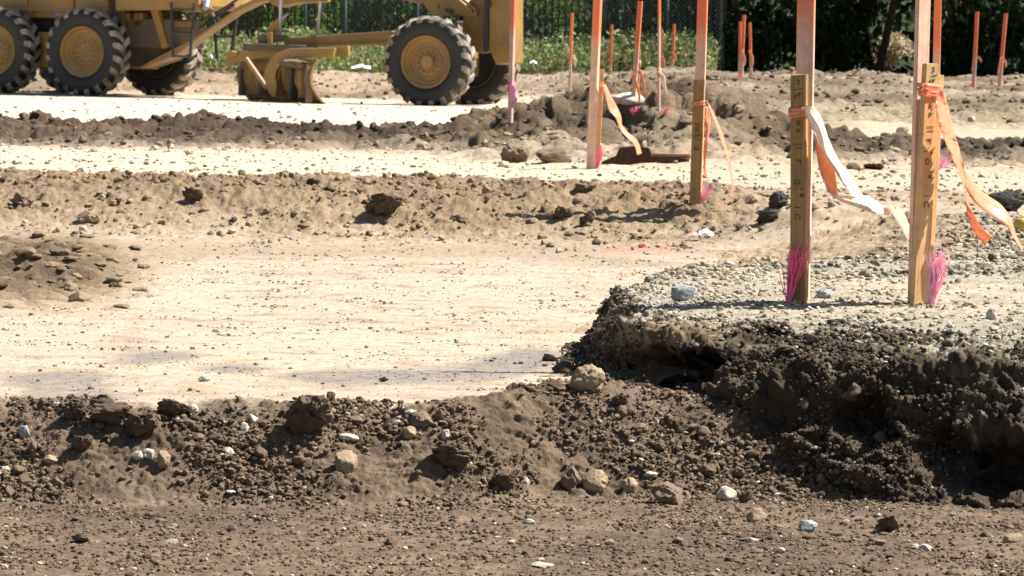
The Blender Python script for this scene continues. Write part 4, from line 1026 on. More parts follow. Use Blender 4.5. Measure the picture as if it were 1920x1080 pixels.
pc = ground_hit(1914, 434); Sx = FPX / pc.y
mb = MB(); mb.lathe([(0.0001, -7 / Sx), (11 / Sx, -7 / Sx), (13 / Sx, -5 / Sx), (13.5 / Sx, 3 / Sx), (12 / Sx, 6 / Sx), (7 / Sx, 8.5 / Sx), (0.0001, 9 / Sx)], 32)
yc = mb.build('survey_marker', m, smooth=True); yc.location = (pc.x, pc.y, pc.z + 12 / Sx); yc.rotation_euler = (0, 0, R(160))
tag(yc, 'yellow plastic survey cap at the right edge near the big black rock', 'cap')
# ------------------------------------------------------------------ motor grader
def mat_paint(name, c, dirt=.35, rough=.5, dust=(.34, .25, .15), settle=0.0, grime=None):
    m, nt, b = new_mat(name); v = coords(nt)
    n1 = noise_node(nt, v, 3.5, 6, .65); n2 = noise_node(nt, v, 40, 4, .7)
    d = ramp(nt, n1, [(.38, 0.0), (.72, dirt * 1.8)])
    if grime: c = mixc(nt, d, c, grime); d = ramp(nt, n2, [(.3, 0), (.9, .12)])
    if settle:      # dust lying on the surfaces that face up
        g = N(nt, 'ShaderNodeNewGeometry'); sx = N(nt, 'ShaderNodeSeparateXYZ'); nt.links.new(g.outputs['True Normal'], sx.inputs[0])
        mr = N(nt, 'ShaderNodeMapRange'); mr.inputs[1].default_value = .2; mr.inputs[2].default_value = .8; mr.inputs[4].default_value = settle; nt.links.new(sx.outputs[2], mr.inputs[0])
        mxm = N(nt, 'ShaderNodeMath', operation='MAXIMUM'); nt.links.new(mr.outputs[0], mxm.inputs[0]); nt.links.new(d, mxm.inputs[1]); d = mxm.outputs[0]
    cc = mixc(nt, d, c, dust); cc = mixc(nt, 1.0, cc, ramp(nt, n2, [(.3, .85), (.7, 1.12)]), 'MULTIPLY')
    nt.links.new(cc, b.inputs['Base Color']); b.inputs['Roughness'].default_value = rough
    bump(nt, b, n2, .15, .004); return m
M_YEL = mat_paint('yellow_machine_paint', (.35, .19, .026), .55, .5, (.44, .34, .2), .8, (.19, .125, .055))
M_YELD = mat_paint('dusty_yellow_paint', (.29, .16, .03), .6, .6, (.38, .29, .17), .6, (.15, .10, .05))
M_TYRE = mat_paint('tyre_rubber', (.008, .008, .009), .10, .6, (.07, .058, .045))
M_TREAD = mat_paint('dusty_tread', (.09, .08, .065), .8, .9, (.34, .29, .23))
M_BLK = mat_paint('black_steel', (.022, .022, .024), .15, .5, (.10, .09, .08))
M_BLADE = mat_paint('muddy_blade', (.36, .20, .045), .7, .7, (.13, .092, .055), .75)
M_MUD = mat_paint('muddy_steel', (.14, .10, .065), .5, .8, (.10, .075, .05))
m, nt, b = new_mat('chrome_rod'); b.inputs['Base Color'].default_value = (.42, .43, .52, 1); b.inputs['Metallic'].default_value = .7; b.inputs['Roughness'].default_value = .3; M_ROD = m
m, nt, b = new_mat('cab_glass'); b.inputs['Base Color'].default_value = (.02, .03, .03, 1); b.inputs['Roughness'].default_value = .05; M_CGL = m
AR, AF = R(27), R(20)
def frame_mat(a): return Matrix.Rotation(-a, 3, 'Z')
MRr, MRf = frame_mat(AR), frame_mat(AF)
WR = .675
Or = at(152, 97, 67.4) - MRr @ Vector((.80, -1.20, WR))
Of = at(797, 116, 65.0) - MRf @ Vector((0, -1.12, WR))
zg = min(Or.z, Of.z) 
grader = empty('motor_grader', (Or.x, Or.y, gz(Or.x, Or.y)))
tag(grader, 'dusty yellow six wheeled motor grader with its curved blade lowered', 'grader')
class Sec:
    def __init__(s, O, M, a): s.O = O; s.M = M; s.a = a; s.Mi = M.transposed(); s.c0 = s.Mi @ (Vector((0, 0, CAMZ)) - O)
    def p(s, px, py, ly):
        d = s.Mi @ ray(px, py); t = (ly - s.c0.y) / d.y; q = s.c0 + d * t; return (q.x, q.z)
    def poly(s, pts, ly): return [s.p(a, c, ly) for a, c in pts]
    def done(s, mb, name, mat, parent=None, smooth=False, bevel=0):
        o = mb.build(name, mat, None, smooth, bevel)
        o.parent = grader if parent is None else parent
        if parent is None:
            o.location = s.O - grader.location; o.rotation_euler = (0, 0, -s.a)
        return o
SR, SF_ = Sec(Or, MRr, AR), Sec(Of, MRf, AF)
def wheel(sec, lx, ly, near, hubcap):
    """wheel centred at lx, ly; outer face towards -y when near"""
    w = empty('wheel'); w.parent = grader
    c = sec.M @ Vector((lx, ly, WR)); w.location = sec.O + c - grader.location
    w.rotation_euler = (0, 0, -sec.a + (0 if near else math.pi))
    T = MB(); hw = .20
    T.lathe([(.385, -.165), (.40, -.185), (.46, -.205), (.54, -.208), (.60, -.198), (.632, -.178), (.637, -.12), (.637, .12), (.632, .178), (.60, .198), (.54, .208), (.46, .205), (.40, .185), (.385, .165)], 64)
    ty = T.build('tyre', M_TYRE, w, smooth=True)
    L = MB(); nl = 20
    for sd in (-1, 1):
        for k in range(nl):
            a0 = 2 * math.pi * (k + (0 if sd < 0 else .5)) / nl
            path = [(0.0, .0, .665), (.07, .085, .678), (.165, .15, .672), (.205, .175, .622), (.208, .18, .585)]
            vs = []; n = 4
            for (yy, da, rr) in path:
                half = .10 if yy < .15 else .09
                for (du, r_) in ((-half, .60 if yy < .19 else rr - .06), (-half * .72, rr), (half * .72, rr), (half, .60 if yy < .19 else rr - .06)):
                    ang = a0 + da + du; yo = yy if yy < .19 or r_ == rr else yy - .05
                    vs.append((r_ * math.cos(ang), sd * yo, r_ * math.sin(ang)))
            fs = []
            for i in range(len(path) - 1):
                for q in range(3): fs.append((i * 4 + q, i * 4 + q + 1, i * 4 + q + 5, i * 4 + q + 4))
            fs.append((0, 1, 2, 3)); e = (len(path) - 1) * 4; fs.append((e, e + 1, e + 2, e + 3))
            L.add(vs, fs)
    L.build('tread', M_TREAD, w)
    Rm = MB()
    Rm.lathe([(.392, -.165), (.39, -.182), (.375, -.186), (.362, -.176), (.352, -.13), (.335, -.10), (.315, -.095), (.300, -.105), (.29, -.06), (.262, -.035), (.225, -.055), (.20, -.075), (.19, -.078), (.001, -.078)], 64)
    rim = Rm.build('rim', M_YELD, w, smooth=True)
    K = MB(); K.lathe([(.395, .165), (.375, .186), (.362, .17), (.33, .05), (.001, .04)], 48); K.build('rim_back', M_BLK, w, smooth=True)  # back disc painted black, standing in for shade inside the wheel
    for k in range(12):
        B = MB(); a = 2 * math.pi * k / 12 + .1; B.tube([(.155 * math.cos(a), -.070, .155 * math.sin(a)), (.155 * math.cos(a), -.094, .155 * math.sin(a))], .014, 6); B.build('bolt', M_MUD, w)
    if hubcap:
        H = MB(); H.lathe([(.105, -.07), (.105, -.12), (.09, -.145), (.001, -.15)], 32); H.build('hub', M_YEL, w, smooth=False, bevel=.006)
    return w
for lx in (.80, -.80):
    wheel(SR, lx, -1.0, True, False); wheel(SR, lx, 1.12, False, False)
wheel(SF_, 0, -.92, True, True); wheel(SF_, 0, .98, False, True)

# rear section: tandem cases, hull, engine bay, cab and steps
for sy in (-1, 1):
    mb = MB(); mb.prism([(-1.05, .5), (-.95, .42), (.95, .42), (1.05, .5), (1.05, .86), (.95, .96), (-.95, .96), (-1.05, .86)], sy * .62, sy * .80); SR.done(mb, 'tandem_case', M_YEL, bevel=.02)
mb = MB(); mb.box((0, 0, WR), (.35, 1.3, .35)); SR.done(mb, 'rear_axle', M_MUD, bevel=.03)
mb = MB(); mb.box((-.45, 0, 1.86), (2.75, 1.30, 1.36)); mb.box((-.45, -.665, 1.30), (2.7, .03, .05)); mb.box((.30, -.67, 1.9), (.04, .03, 1.2)); mb.box((-.55, -.67, 1.9), (.04, .03, 1.2)); SR.done(mb, 'engine_housing', M_YEL, bevel=.03)
mb = MB(); mb.box((-.6, 0, 1.02), (2.4, .9, .34)); SR.done(mb, 'rear_frame', M_YELD, bevel=.02)
mb = MB(); mb.box((1.02, 0, 1.5), (.25, 1.1, .9)); mb.box((1.5, 0, .98), (.9, 1.0, .45)); SR.done(mb, 'transmission', M_MUD, bevel=.03)
mb = MB(); q = SR.p(105, 22, -.70); mb.box((q[0], -.652, q[1] - .02), (.09, .008, .09)); m, nt, b = new_mat('blue_sticker'); b.inputs['Base Color'].default_value = (.22, .22, .42, 1); SR.done(mb, 'sticker', m)
mb = MB(); mb.prism(SR.poly([(62, 30), (96, 30), (96, 62), (62, 62)], -.52), -.52, -.40); SR.done(mb, 'recess_panel', M_BLK, bevel=.01)
for k in range(3):
    mb = MB(); mb.box((-1.5 + .9 * k, -.668, 1.75), (.10, .03, .03)); SR.done(mb, 'panel_handle', M_BLK, bevel=.006)
# cab floor beam on the near side, with the open cab above
pb = SR.poly([(216, -14), (372, -14), (372, 12), (330, 18), (216, 20)], -.82)
mb = MB(); mb.prism(pb, -.82, .82); SR.done(mb, 'cab_floor', M_YEL, bevel=.015)
cx0 = pb[0][0]; cx1 = pb[1][0]; cz = pb[0][1]
mb = MB()
for xx in (cx0 + .06, cx1 - .06):
    for yy in (-.74, .74): mb.box((xx, yy, cz + .85), (.09, .09, 1.7))
SR.done(mb, 'cab_post', M_YEL, bevel=.01)
mb = MB(); mb.box(((cx0 + cx1) / 2, 0, cz + 1.76), (cx1 - cx0 + .2, 1.75, .12)); SR.done(mb, 'cab_roof', M_YEL, bevel=.03)
mb = MB()
for yy in (-.74, .74): mb.box(((cx0 + cx1) / 2, yy, cz + .95), (cx1 - cx0 - .24, .012, 1.5))
mb.box((cx1 - .06, 0, cz + .95), (.012, 1.35, 1.5)); SR.done(mb, 'cab_window', M_CGL)
mb = MB(); mb.prism(SR.poly([(281, 16), (295, 16), (314, 88), (303, 92)], -.55), -.55, -.45); SR.done(mb, 'strut', M_YEL, bevel=.006)
mb = MB(); mb.prism(SR.poly([(222, 20), (300, 20), (306, 60), (318, 92), (300, 112), (258, 126), (224, 120)], -.30), -.30, .35); SR.done(mb, 'belly_housing', M_MUD, bevel=.02)
mb = MB(); mb.prism(SR.poly([(225, 24), (243, 24), (243, 48), (225, 48)], -.5), -.5, -.3); mb.prism(SR.poly([(250, 24), (267, 24), (267, 50), (250, 50)], -.5), -.5, -.3); mb.prism(SR.poly([(302, 40), (350, 40), (350, 50), (302, 50)], -.4), -.4, -.2); SR.done(mb, 'hydraulic_block', M_YELD, bevel=.01)
def ladder(ly, pts, rungs, rad):
    mb = MB()
    for (a, b_) in pts: 
        q = [SR.p(*a, ly), SR.p(*b_, ly)]; mb.tube([(q[0][0], ly, q[0][1]), (q[1][0], ly, q[1][1])], rad, 8)
    for (a, b_) in rungs:
        q = [SR.p(*a, ly), SR.p(*b_, ly)]; mb.tube([(q[0][0], ly, q[0][1]), (q[1][0], ly, q[1][1])], rad * .8, 6)
    return SR.done(mb, 'ladder', M_BLK)
ladder(-.92, [((321, 4), (325, 108)), ((364, 6), (356, 110))], [((321, 17), (364, 17)), ((322, 61), (362, 62)), ((325, 105), (356, 106))], .022)
ladder(.95, [((400, 28), (408, 110)), ((446, 12), (434, 106))], [((403, 68), (440, 68))], .03)
# articulated front frame rising to the gooseneck and running on to the front axle
fr = SF_.poly([(268, 122), (300, 104), (352, 78), (452, 10), (560, -46), (640, -60), (780, -60), (838, -18), (888, 20), (888, 31), (815, 29), (792, 10), (700, -18), (600, -22), (520, -4), (478, 6), (440, 24), (378, 66), (330, 104), (262, 128)], -.16)
mb = MB(); mb.prism(fr, -.16, .22); SF_.done(mb, 'main_frame', M_YEL, bevel=.02)
fl = SF_.poly([(806, -38), (846, -16), (886, 19), (886, 24), (842, -8), (806, -30)], -.22)
mb = MB(); mb.prism(fl, -.26, -.162); fl2 = SF_.poly([(850, -20), (893, 17), (893, 30), (888, 30), (888, 20), (850, -14)], -.2); mb.prism(fl2, -.20, .26); SF_.done(mb, 'frame_flange', M_YEL, bevel=.006)
mb = MB()
r_ = random.Random(5)
for k in range(26):
    u = r_.random(); a, c = SF_.p(790 + 95 * u, 4 + 30 * u + r_.uniform(-4, 6), -.1); mb.box((a, r_.uniform(-.15, .15), c), (.07, .12, .05), Euler((r_.random(), r_.random(), r_.random())).to_matrix())
SF_.done(mb, 'mud_cake', M_MUD, bevel=.01)
mb = MB(); mb.prism(SF_.poly([(866, 18), (914, -40), (914, 96), (900, 100), (880, 92), (868, 60)], -.12), -.12, .18); SF_.done(mb, 'front_support', M_YELD, bevel=.012)
mb = MB(); mb.prism(SF_.poly([(917, -60), (957, -60), (957, 118), (930, 121), (922, 104), (917, 90)], -.3), -.3, .26); SF_.done(mb, 'front_plate', M_YEL, bevel=.012)
q0 = SF_.p(913, -40, -.32); q1 = SF_.p(911, 98, -.32); mb = MB(); mb.tube([(q0[0], -.32, q0[1]), (q1[0], -.32, q1[1])], .035, 10)
qa = SF_.p(914, 8, -.36); mb.tube([(qa[0], -.36, qa[1] - .05), (qa[0], -.36, qa[1] + .05)], .05, 10); SF_.done(mb, 'hydraulic_cylinder', M_BLK, smooth=False)
mb = MB(); mb.box((0, 0, WR + .02), (.26, 1.55, .26)); mb.box((.1, 0, WR + .3), (.4, .6, .5)); mb.box((.02, -.62, WR), (.22, .3, .42)); mb.box((.02, .66, WR), (.22, .3, .42)); SF_.done(mb, 'front_axle', M_YELD, bevel=.02)
# drawbar, circle, blade
mb = MB(); mb.prism(SF_.poly([(535, 72), (740, 60), (740, 82), (545, 87), (535, 84)], -.30), -.36, -.24); SF_.done(mb, 'drawbar', M_YEL, bevel=.008)
mb = MB(); mb.prism(SF_.poly([(535, 86), (628, 84), (740, 79), (740, 83.5), (628, 88), (535, 90)], -.30), -.44, -.365); SF_.done(mb, 'drawbar_flange', M_YEL, bevel=.004)
mb = MB(); mb.prism(SF_.poly([(560, 70), (740, 58), (740, 80), (560, 84)], .4), .30, .42); SF_.done(mb, 'drawbar', M_YEL, bevel=.008)
ctr = SF_.p(545, 90, -.05)
mb = MB(); n = 56; prof = [(.58, -.05), (.74, -.05), (.74, .05), (.58, .05)]
vs = []; fs = []
for k in range(n):
    a = 2 * math.pi * k / n
    for rr, zz in prof: vs.append((ctr[0] + rr * math.cos(a), .0 + rr * math.sin(a), ctr[1] + zz))
for k in range(n):
    for i in range(4): fs.append((k * 4 + i, k * 4 + (i + 1) % 4, ((k + 1) % n) * 4 + (i + 1) % 4, ((k + 1) % n) * 4 + i))
mb.add(vs, fs); SF_.done(mb, 'turning_circle', M_MUD, bevel=.008)
mb = MB(); mb.prism(SF_.poly([(419, 118), (430, 108), (462, 95), (540, 92), (560, 96), (538, 106), (500, 108), (470, 112), (430, 124)], -.5), -.56, -.44); SF_.done(mb, 'blade_bracket', M_YEL, bevel=.008)
mb = MB(); mb.prism(SF_.poly([(626, 88), (655, 86), (656, 106), (626, 107), (560, 108), (548, 112), (556, 104), (570, 92)], -1.3), -1.36, -1.26); SF_.done(mb, 'circle_arm', M_YEL, bevel=.008)
mb = MB(); mb.prism(SF_.poly([(630, 90), (574, 90), (545, 91), (528, 97), (512, 109), (502, 124), (498, 140), (499, 152), (505, 170), (512, 182), (520, 182), (522, 160), (519, 145), (521, 132), (530, 120), (545, 111), (560, 107), (626, 106)], -1.5), -1.56, -1.46); SF_.done(mb, 'side_arm', M_YEL, bevel=.008)
mb = MB(); q = [SF_.p(462, 110, -1.2), SF_.p(501, 166, -1.45)]; mb.tube([(q[0][0], -1.2, q[0][1]), (q[1][0], -1.45, q[1][1])], .035, 8); SF_.done(mb, 'strut', M_YEL)
# blade: an arc profile swept along its length, seen almost end-on
e1 = at(590, 156, 64.6); e0 = at(452, 152, 67.6)
L = (e1 - e0); Lh = Vector((L.x, L.y, 0)); bl = Lh.length; Lh.normalize(); nrm = Vector((-Lh.y, Lh.x, 0))
if nrm.x < 0: nrm = -nrm          # the hollow side faces forward
arc = []
S_ = FPX / 64.6
for k in range(13):
    u = k / 12; row = 112 + (197 - 112) * u
    off = (586 - 579) * 0 + (8 - 66 * u * (1 - u) + 18 * u * u) / S_
    arc.append((off, -(row - 156) / S_))
V = []; Fq = []; ns = 18
for i in range(ns + 1):
    p = e0 + (e1 - e0) * (i / ns)
    for th_ in (0, -.035):
        for off, zz in arc: V.append(p + nrm * (off + th_) + Vector((0, 0, zz)))
m2 = len(arc) * 2; ma = len(arc)
for i in range(ns):
    for k in range(ma - 1):
        Fq.append((i * m2 + k, i * m2 + k + 1, (i + 1) * m2 + k + 1, (i + 1) * m2 + k)); Fq.append((i * m2 + ma + k, (i + 1) * m2 + ma + k, (i + 1) * m2 + ma + k + 1, i * m2 + ma + k + 1))
    Fq.append((i * m2, (i + 1) * m2, (i + 1) * m2 + ma, i * m2 + ma)); Fq.append((i * m2 + ma - 1, i * m2 + m2 - 1, (i + 1) * m2 + m2 - 1, (i + 1) * m2 + ma - 1))
for i in (0, ns):
    for k in range(ma - 1): Fq.append((i * m2 + k, i * m2 + ma + k, i * m2 + ma + k + 1, i * m2 + k + 1))
mb = MB(); mb.add([v - grader.location for v in V], Fq); blade = mb.build('blade', M_BLADE, grader, smooth=False)
for f, wd_, hh in ((.985, .05, .52), (.90, .10, .40), (.78, .07, .46), (.6, .12, .36), (.35, .10, .36), (.08, .10, .40)):
    pq = e0 + (e1 - e0) * f - nrm * .07 - grader.location
    mb = MB(); mb.box(pq + Vector((0, 0, -.02)), (wd_, .10, hh), Matrix((Lh, nrm, Vector((0, 0, 1)))).transposed()); mb.build('blade_rib', M_YELD if f in (.90, .6) else M_BLK if f == .78 else M_MUD, grader, bevel=.01)
Vm, Fm = rock_shape(4, 777, .3, 2, .2); Vm = Vm / (Vm.max(0) - Vm.min(0)) * np.array([.46, 1.1, .17], np.float32)
md = mesh_np('soil_on_blade', Vm, [Fm], MR['brown'], grader, smooth=True); md.location = at(557, 120, 65.2) - grader.location; md.rotation_euler = (0, 0, R(18))
def rod(px0, r0, px1, r1, ly, rad, mat, name):
    q = [SF_.p(px0, r0, ly), SF_.p(px1, r1, ly)]; mb = MB(); mb.tube([(q[0][0], ly, q[0][1]), (q[1][0], ly, q[1][1])], rad, 10); return SF_.done(mb, name, mat, smooth=True)
rod(527, -60, 525, 66, -.5, .024, M_ROD, 'lift_rod'); rod(608, -70, 595, 66, -.45, .024, M_ROD, 'lift_rod')
rod(604, -80, 602, 2, -.45, .05, M_YEL, 'lift_cylinder'); rod(541, 24, 520, 42, .1, .02, M_ROD, 'side_shift_rod')
mb = MB(); mb.prism(SF_.poly([(500, 58), (516, 40), (523, 33), (524, 44), (514, 62), (504, 62)], -.25), -.3, -.2); SF_.done(mb, 'lift_bracket', M_YEL, bevel=.006)
mb = MB(); mb.prism(SF_.poly([(487, 70), (498, 62), (530, 66), (533, 76), (520, 80), (492, 82)], -.35), -.5, -.1); SF_.done(mb, 'swivel_joint', M_MUD, bevel=.02)
mb = MB(); mb.prism(SF_.poly([(502, 60), (512, 60), (512, 88), (505, 88)], -.55), -.6, -.52); SF_.done(mb, 'pivot_lug', M_YEL, bevel=.006); mb = MB(); mb.prism(SF_.poly([(430, 100), (440, 95), (450, 98), (448, 106), (432, 108)], -.45), -.6, -.4); SF_.done(mb, 'pivot_lug', M_YEL, bevel=.006); mb = MB(); mb.prism(SF_.poly([(576, 70), (586, 64), (588, 71)], -.4), -.45, -.3); SF_.done(mb, 'pivot_lug', M_YEL, bevel=.006)
mb = MB(); mb.prism(SF_.poly([(520, -30), (610, -30), (612, 4), (560, 6), (530, 14), (500, -4)], .1), -.1, .3); SF_.done(mb, 'saddle', M_YEL, bevel=.02)
# hoses and work lamp at the cab corner
mb = MB(); q = SR.p(388, 8, -.75); mb.tube([(q[0] - .02, -.72, q[1] + .07), (q[0] + .02, -.82, q[1] - .06)], .05, 12); SR.done(mb, 'work_lamp', M_ROD, smooth=False)
mb = MB()
for k in range(9):
    a = SR.p(372 + r_.uniform(0, 14), r_.uniform(-6, 6), -.7); c = SR.p(376 + r_.uniform(0, 26), r_.uniform(8, 32), -.7); mid = ((a[0] + c[0]) / 2 + r_.uniform(-.06, .06), -.7 + r_.uniform(-.1, .1), (a[1] + c[1]) / 2)
    mb.tube([(a[0], -.7, a[1]), mid, (c[0], -.7, c[1])], .018, 6)
SR.done(mb, 'hose', M_YELD)
mb = MB()
for k, (x0, y0, x1, y1) in enumerate([(378, 40, 470, -18), (372, 52, 440, 8), (384, 58, 455, 10)]):
    a = SR.p(x0, y0, -.3); c = SR.p(x1, y1, -.3); mb.tube([(a[0], -.3 + .03 * k, a[1]), ((a[0] + c[0]) / 2, -.34, (a[1] + c[1]) / 2 - .03), (c[0], -.3, c[1])], .02, 6)
SR.done(mb, 'hydraulic_hose', M_BLK)
# ------------------------------------------------------------------ fences and planting
def leaf_mat(name, tr=.48):
    m = bpy.data.materials.new(name); m.use_nodes = True; nt = m.node_tree; b = nt.nodes['Principled BSDF']; out = nt.nodes['Material Output']
    a = N(nt, 'ShaderNodeAttribute', attribute_name='col'); nt.links.new(a.outputs[0], b.inputs['Base Color']); b.inputs['Roughness'].default_value = .55; b.inputs['Specular IOR Level'].default_value = .3
    t = N(nt, 'ShaderNodeBsdfTranslucent'); nt.links.new(a.outputs[0], t.inputs[0]); mx = N(nt, 'ShaderNodeMixShader'); mx.inputs[0].default_value = tr
    nt.links.new(b.outputs[0], mx.inputs[1]); nt.links.new(t.outputs[0], mx.inputs[2]); nt.links.new(mx.outputs[0], out.inputs[0]); return m
M_LEAF = leaf_mat('foliage')
m, nt, b = new_mat('bark'); n = noise_node(nt, coords(nt, 'Object', (1, 1, .2)), 18, 5); nt.links.new(ramp(nt, n, [(.3, (.05, .038, .028)), (.7, (.14, .11, .085))]), b.inputs['Base Color']); b.inputs['Roughness'].default_value = .9; M_BARK = m
M_IRON = mat_paint('fence_iron', (.012, .012, .014), .1, .55, (.06, .055, .05))
m, nt, b = new_mat('galvanised_wire'); b.inputs['Base Color'].default_value = (.16, .17, .17, 1); b.inputs['Metallic'].default_value = .3; b.inputs['Roughness'].default_value = .5; M_WIRE = m
m, nt, b = new_mat('green_post'); b.inputs['Base Color'].default_value = (.035, .07, .055, 1); b.inputs['Roughness'].default_value = .5; M_GPOST = m
def leaf_quads(cent, size, r, palette, droop=.3, aspect=.5):
    n = len(cent); d = r.normal(size=(n, 3)); d[:, 2] -= droop * 2; d /= np.linalg.norm(d, axis=1, keepdims=True)
    s = r.normal(size=(n, 3)); s -= d * (s * d).sum(1, keepdims=True); s /= np.linalg.norm(s, axis=1, keepdims=True)
    L = size * r.uniform(.6, 1.35, (n, 1)); W = L * aspect
    V = np.stack([cent, cent + d * L * .5 + s * W * .5, cent + d * L, cent + d * L * .5 - s * W * .5], 1).reshape(-1, 3)
    Fq = np.arange(n * 4, dtype=np.int32).reshape(-1, 4)
    pal = np.array(palette, np.float32); c = pal[r.integers(0, len(pal), n)] * r.uniform(.7, 1.3, (n, 1)); return V, Fq, np.repeat(np.clip(c, .005, .6), 4, 0)
def crown_points(r, c, rad, n, lumps=14, shell=.6):
    c = np.array(c); rad = np.array(rad); lc = r.normal(size=(lumps, 3)); lc /= np.linalg.norm(lc, axis=1, keepdims=True); lc = lc * r.uniform(.35, .8, (lumps, 1))
    lr = r.uniform(.28, .5, lumps); k = r.integers(0, lumps, n); u = r.normal(size=(n, 3)); u /= np.linalg.norm(u, axis=1, keepdims=True)
    rr = r.random((n, 1)) ** (1 / 3) * (1 - shell) + shell * r.uniform(.75, 1.0, (n, 1))
    return c + (lc[k] + u * lr[k][:, None] * rr) * rad
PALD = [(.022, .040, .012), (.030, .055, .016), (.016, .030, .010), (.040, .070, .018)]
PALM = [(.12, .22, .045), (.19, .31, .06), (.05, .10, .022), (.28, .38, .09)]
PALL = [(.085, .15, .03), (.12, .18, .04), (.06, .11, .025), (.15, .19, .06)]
def plant(name, label, cat, X, Y, crown_c, rad, n, size, pal, trunk_r, stems=4, seed=0, group=None, lumps=14, droop=.3, aspect=.5):
    r = np.random.default_rng(seed); z0 = gz(X, Y)
    root = empty(name, (X, Y, z0)); tag(root, label, cat, group)
    P = crown_points(r, crown_c, rad, n, lumps); P = P[(P[:, 2] > .03)]
    V, Fq, c = leaf_quads(P, size, r, pal, droop, aspect)
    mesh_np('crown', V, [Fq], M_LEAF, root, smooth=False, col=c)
    mb = MB(); cc = Vector(crown_c)
    for k in range(stems):
        a = r.uniform(0, 6.28); bx = Vector((math.cos(a), math.sin(a), 0)) * trunk_r * (0 if stems == 1 else 2.5)
        e = cc + Vector((r.uniform(-.5, .5) * rad[0], r.uniform(-.5, .5) * rad[1], r.uniform(0, .6) * rad[2]))
        mid = bx.lerp(e, .5) + Vector((r.uniform(-.1, .1), r.uniform(-.1, .1), .1)) * rad[0]
        mb.tube([bx - Vector((0, 0, .1)), bx.lerp(mid, .5), mid, e], [trunk_r, trunk_r * .8, trunk_r * .6, trunk_r * .2], 7)
        for q in range(3):
            st = mid.lerp(e, r.uniform(0, .7)); en = st + Vector((r.uniform(-.5, .5) * rad[0], r.uniform(-.5, .5) * rad[1], r.uniform(0, .4) * rad[2])); mb.tube([st, en], [trunk_r * .4, trunk_r * .1], 5)
    mb.build('trunk', M_BARK, root, smooth=True); return root
YF = 84.0
px2x = lambda px, Y: (px - 960) / FPX * Y
# iron picket fence, ribbed into bays by posts
fe = empty('iron_fence', (px2x(820, YF), YF, gz(px2x(820, YF), YF))); tag(fe, 'black iron picket fence behind the grader in front of the hedge', 'fence')
x0, x1 = px2x(-260, YF) - fe.location.x, px2x(1345, YF) - fe.location.x
mb = MB(); xx = x0
while xx < x1: mb.box((xx, 0, 1.02), (.03, .03, 2.0)); xx += .125
mb.build('picket_panel', M_IRON, fe)
for zz in (.68, 1.9):
    mb = MB(); mb.box(((x0 + x1) / 2, 0, zz), (x1 - x0, .045, .05)); mb.build('rail', M_IRON, fe)
for k in range(8):
    mb = MB(); xp = x0 + (x1 - x0) * k / 7; mb.box((xp, .0, 1.05), (.075, .075, 2.2)); mb.build('post', M_IRON, fe, bevel=.008)
# wire mesh fence in front of it
YW = 83.3
cf = empty('chain_link_fence', (px2x(940, YW), YW, gz(px2x(940, YW), YW))); tag(cf, 'grey chain link fence with green posts between grader and stakes', 'fence')
x0, x1 = px2x(560, YW) - cf.location.x, px2x(1345, YW) - cf.location.x; H0, H1 = .35, 2.0
mb = MB(); step = .085; k = x0 - (H1 - H0)
while k < x1:
    for sgn in (1, -1):
        a = (k, H0) if sgn > 0 else (k, H1); c = (k + (H1 - H0), H1) if sgn > 0 else (k + (H1 - H0), H0)
        xa = max(a[0], x0); xb = min(c[0], x1)
        if xb - xa > .05:
            za = a[1] + sgn * (xa - a[0]); zb = a[1] + sgn * (xb - a[0]); d = .0032; y = .004 * sgn
            mb.add([(xa, y, za - d), (xb, y, zb - d), (xb, y, zb + d), (xa, y, za + d), (xa, y + .006, za - d), (xb, y + .006, zb - d), (xb, y + .006, zb + d), (xa, y + .006, za + d)], [(0, 1, 2, 3), (7, 6, 5, 4), (0, 4, 5, 1), (3, 2, 6, 7)])
    k += step
mb.build('wire_mesh', M_WIRE, cf)
for px in (562, 636, 772, 945, 1120, 1240, 1340):
    mb = MB(); xp = px2x(px, YW) - cf.location.x; mb.tube([(xp, .05, -.1), (xp, .05, 2.1)], .045 if px in (636, 1120) else .03, 10); mb.build('post', M_GPOST, cf, smooth=True)
mb = MB(); mb.tube([(x0, .05, 2.02), (x1, .05, 2.02)], .025, 8); mb.tube([(x0, .03, .62), (x1, .03, .62)], .012, 6); mb.build('rail', M_GPOST, cf)
# hedge shrubs behind the fences, left half
HP = [(-60, 'dark rounded shrub behind the fence at the far left above the rear wheels', PALM), (110, 'shrub behind the fence hidden mostly by the engine housing', PALD), (300, 'shrub behind the fence above the black ladder', PALD), (455, 'bright leafy shrub behind the fence between ladder and blade', PALM),
      (560, 'shrub with light stems behind the fence above the grader blade', PALM), (690, 'very dark shrub behind the wire mesh above the drawbar', PALD), (830, 'dark shrub behind the front wheel of the grader', PALD), (1000, 'shrub with bright hanging leaves right of the grader', PALM),
      (1130, 'dark green shrub with bright gaps behind the tall leaning lath', PALM), (1270, 'dense dark shrub behind the wire mesh at the end of the fence', PALD)]
for i, (px, lab, pal) in enumerate(HP):
    Y = 86.4 + (i % 3) * .5; X = px2x(px, Y)
    plant('hedge_shrub', lab, 'shrub', X, Y, (0, 0, 1.5), (1.25, 1.1, 1.7), 5200, .105, pal + (PALL if pal is PALM else PALM[:2]), .035, 6, 600 + i, 'hedge shrubs behind the fences', 18, .5, .36)
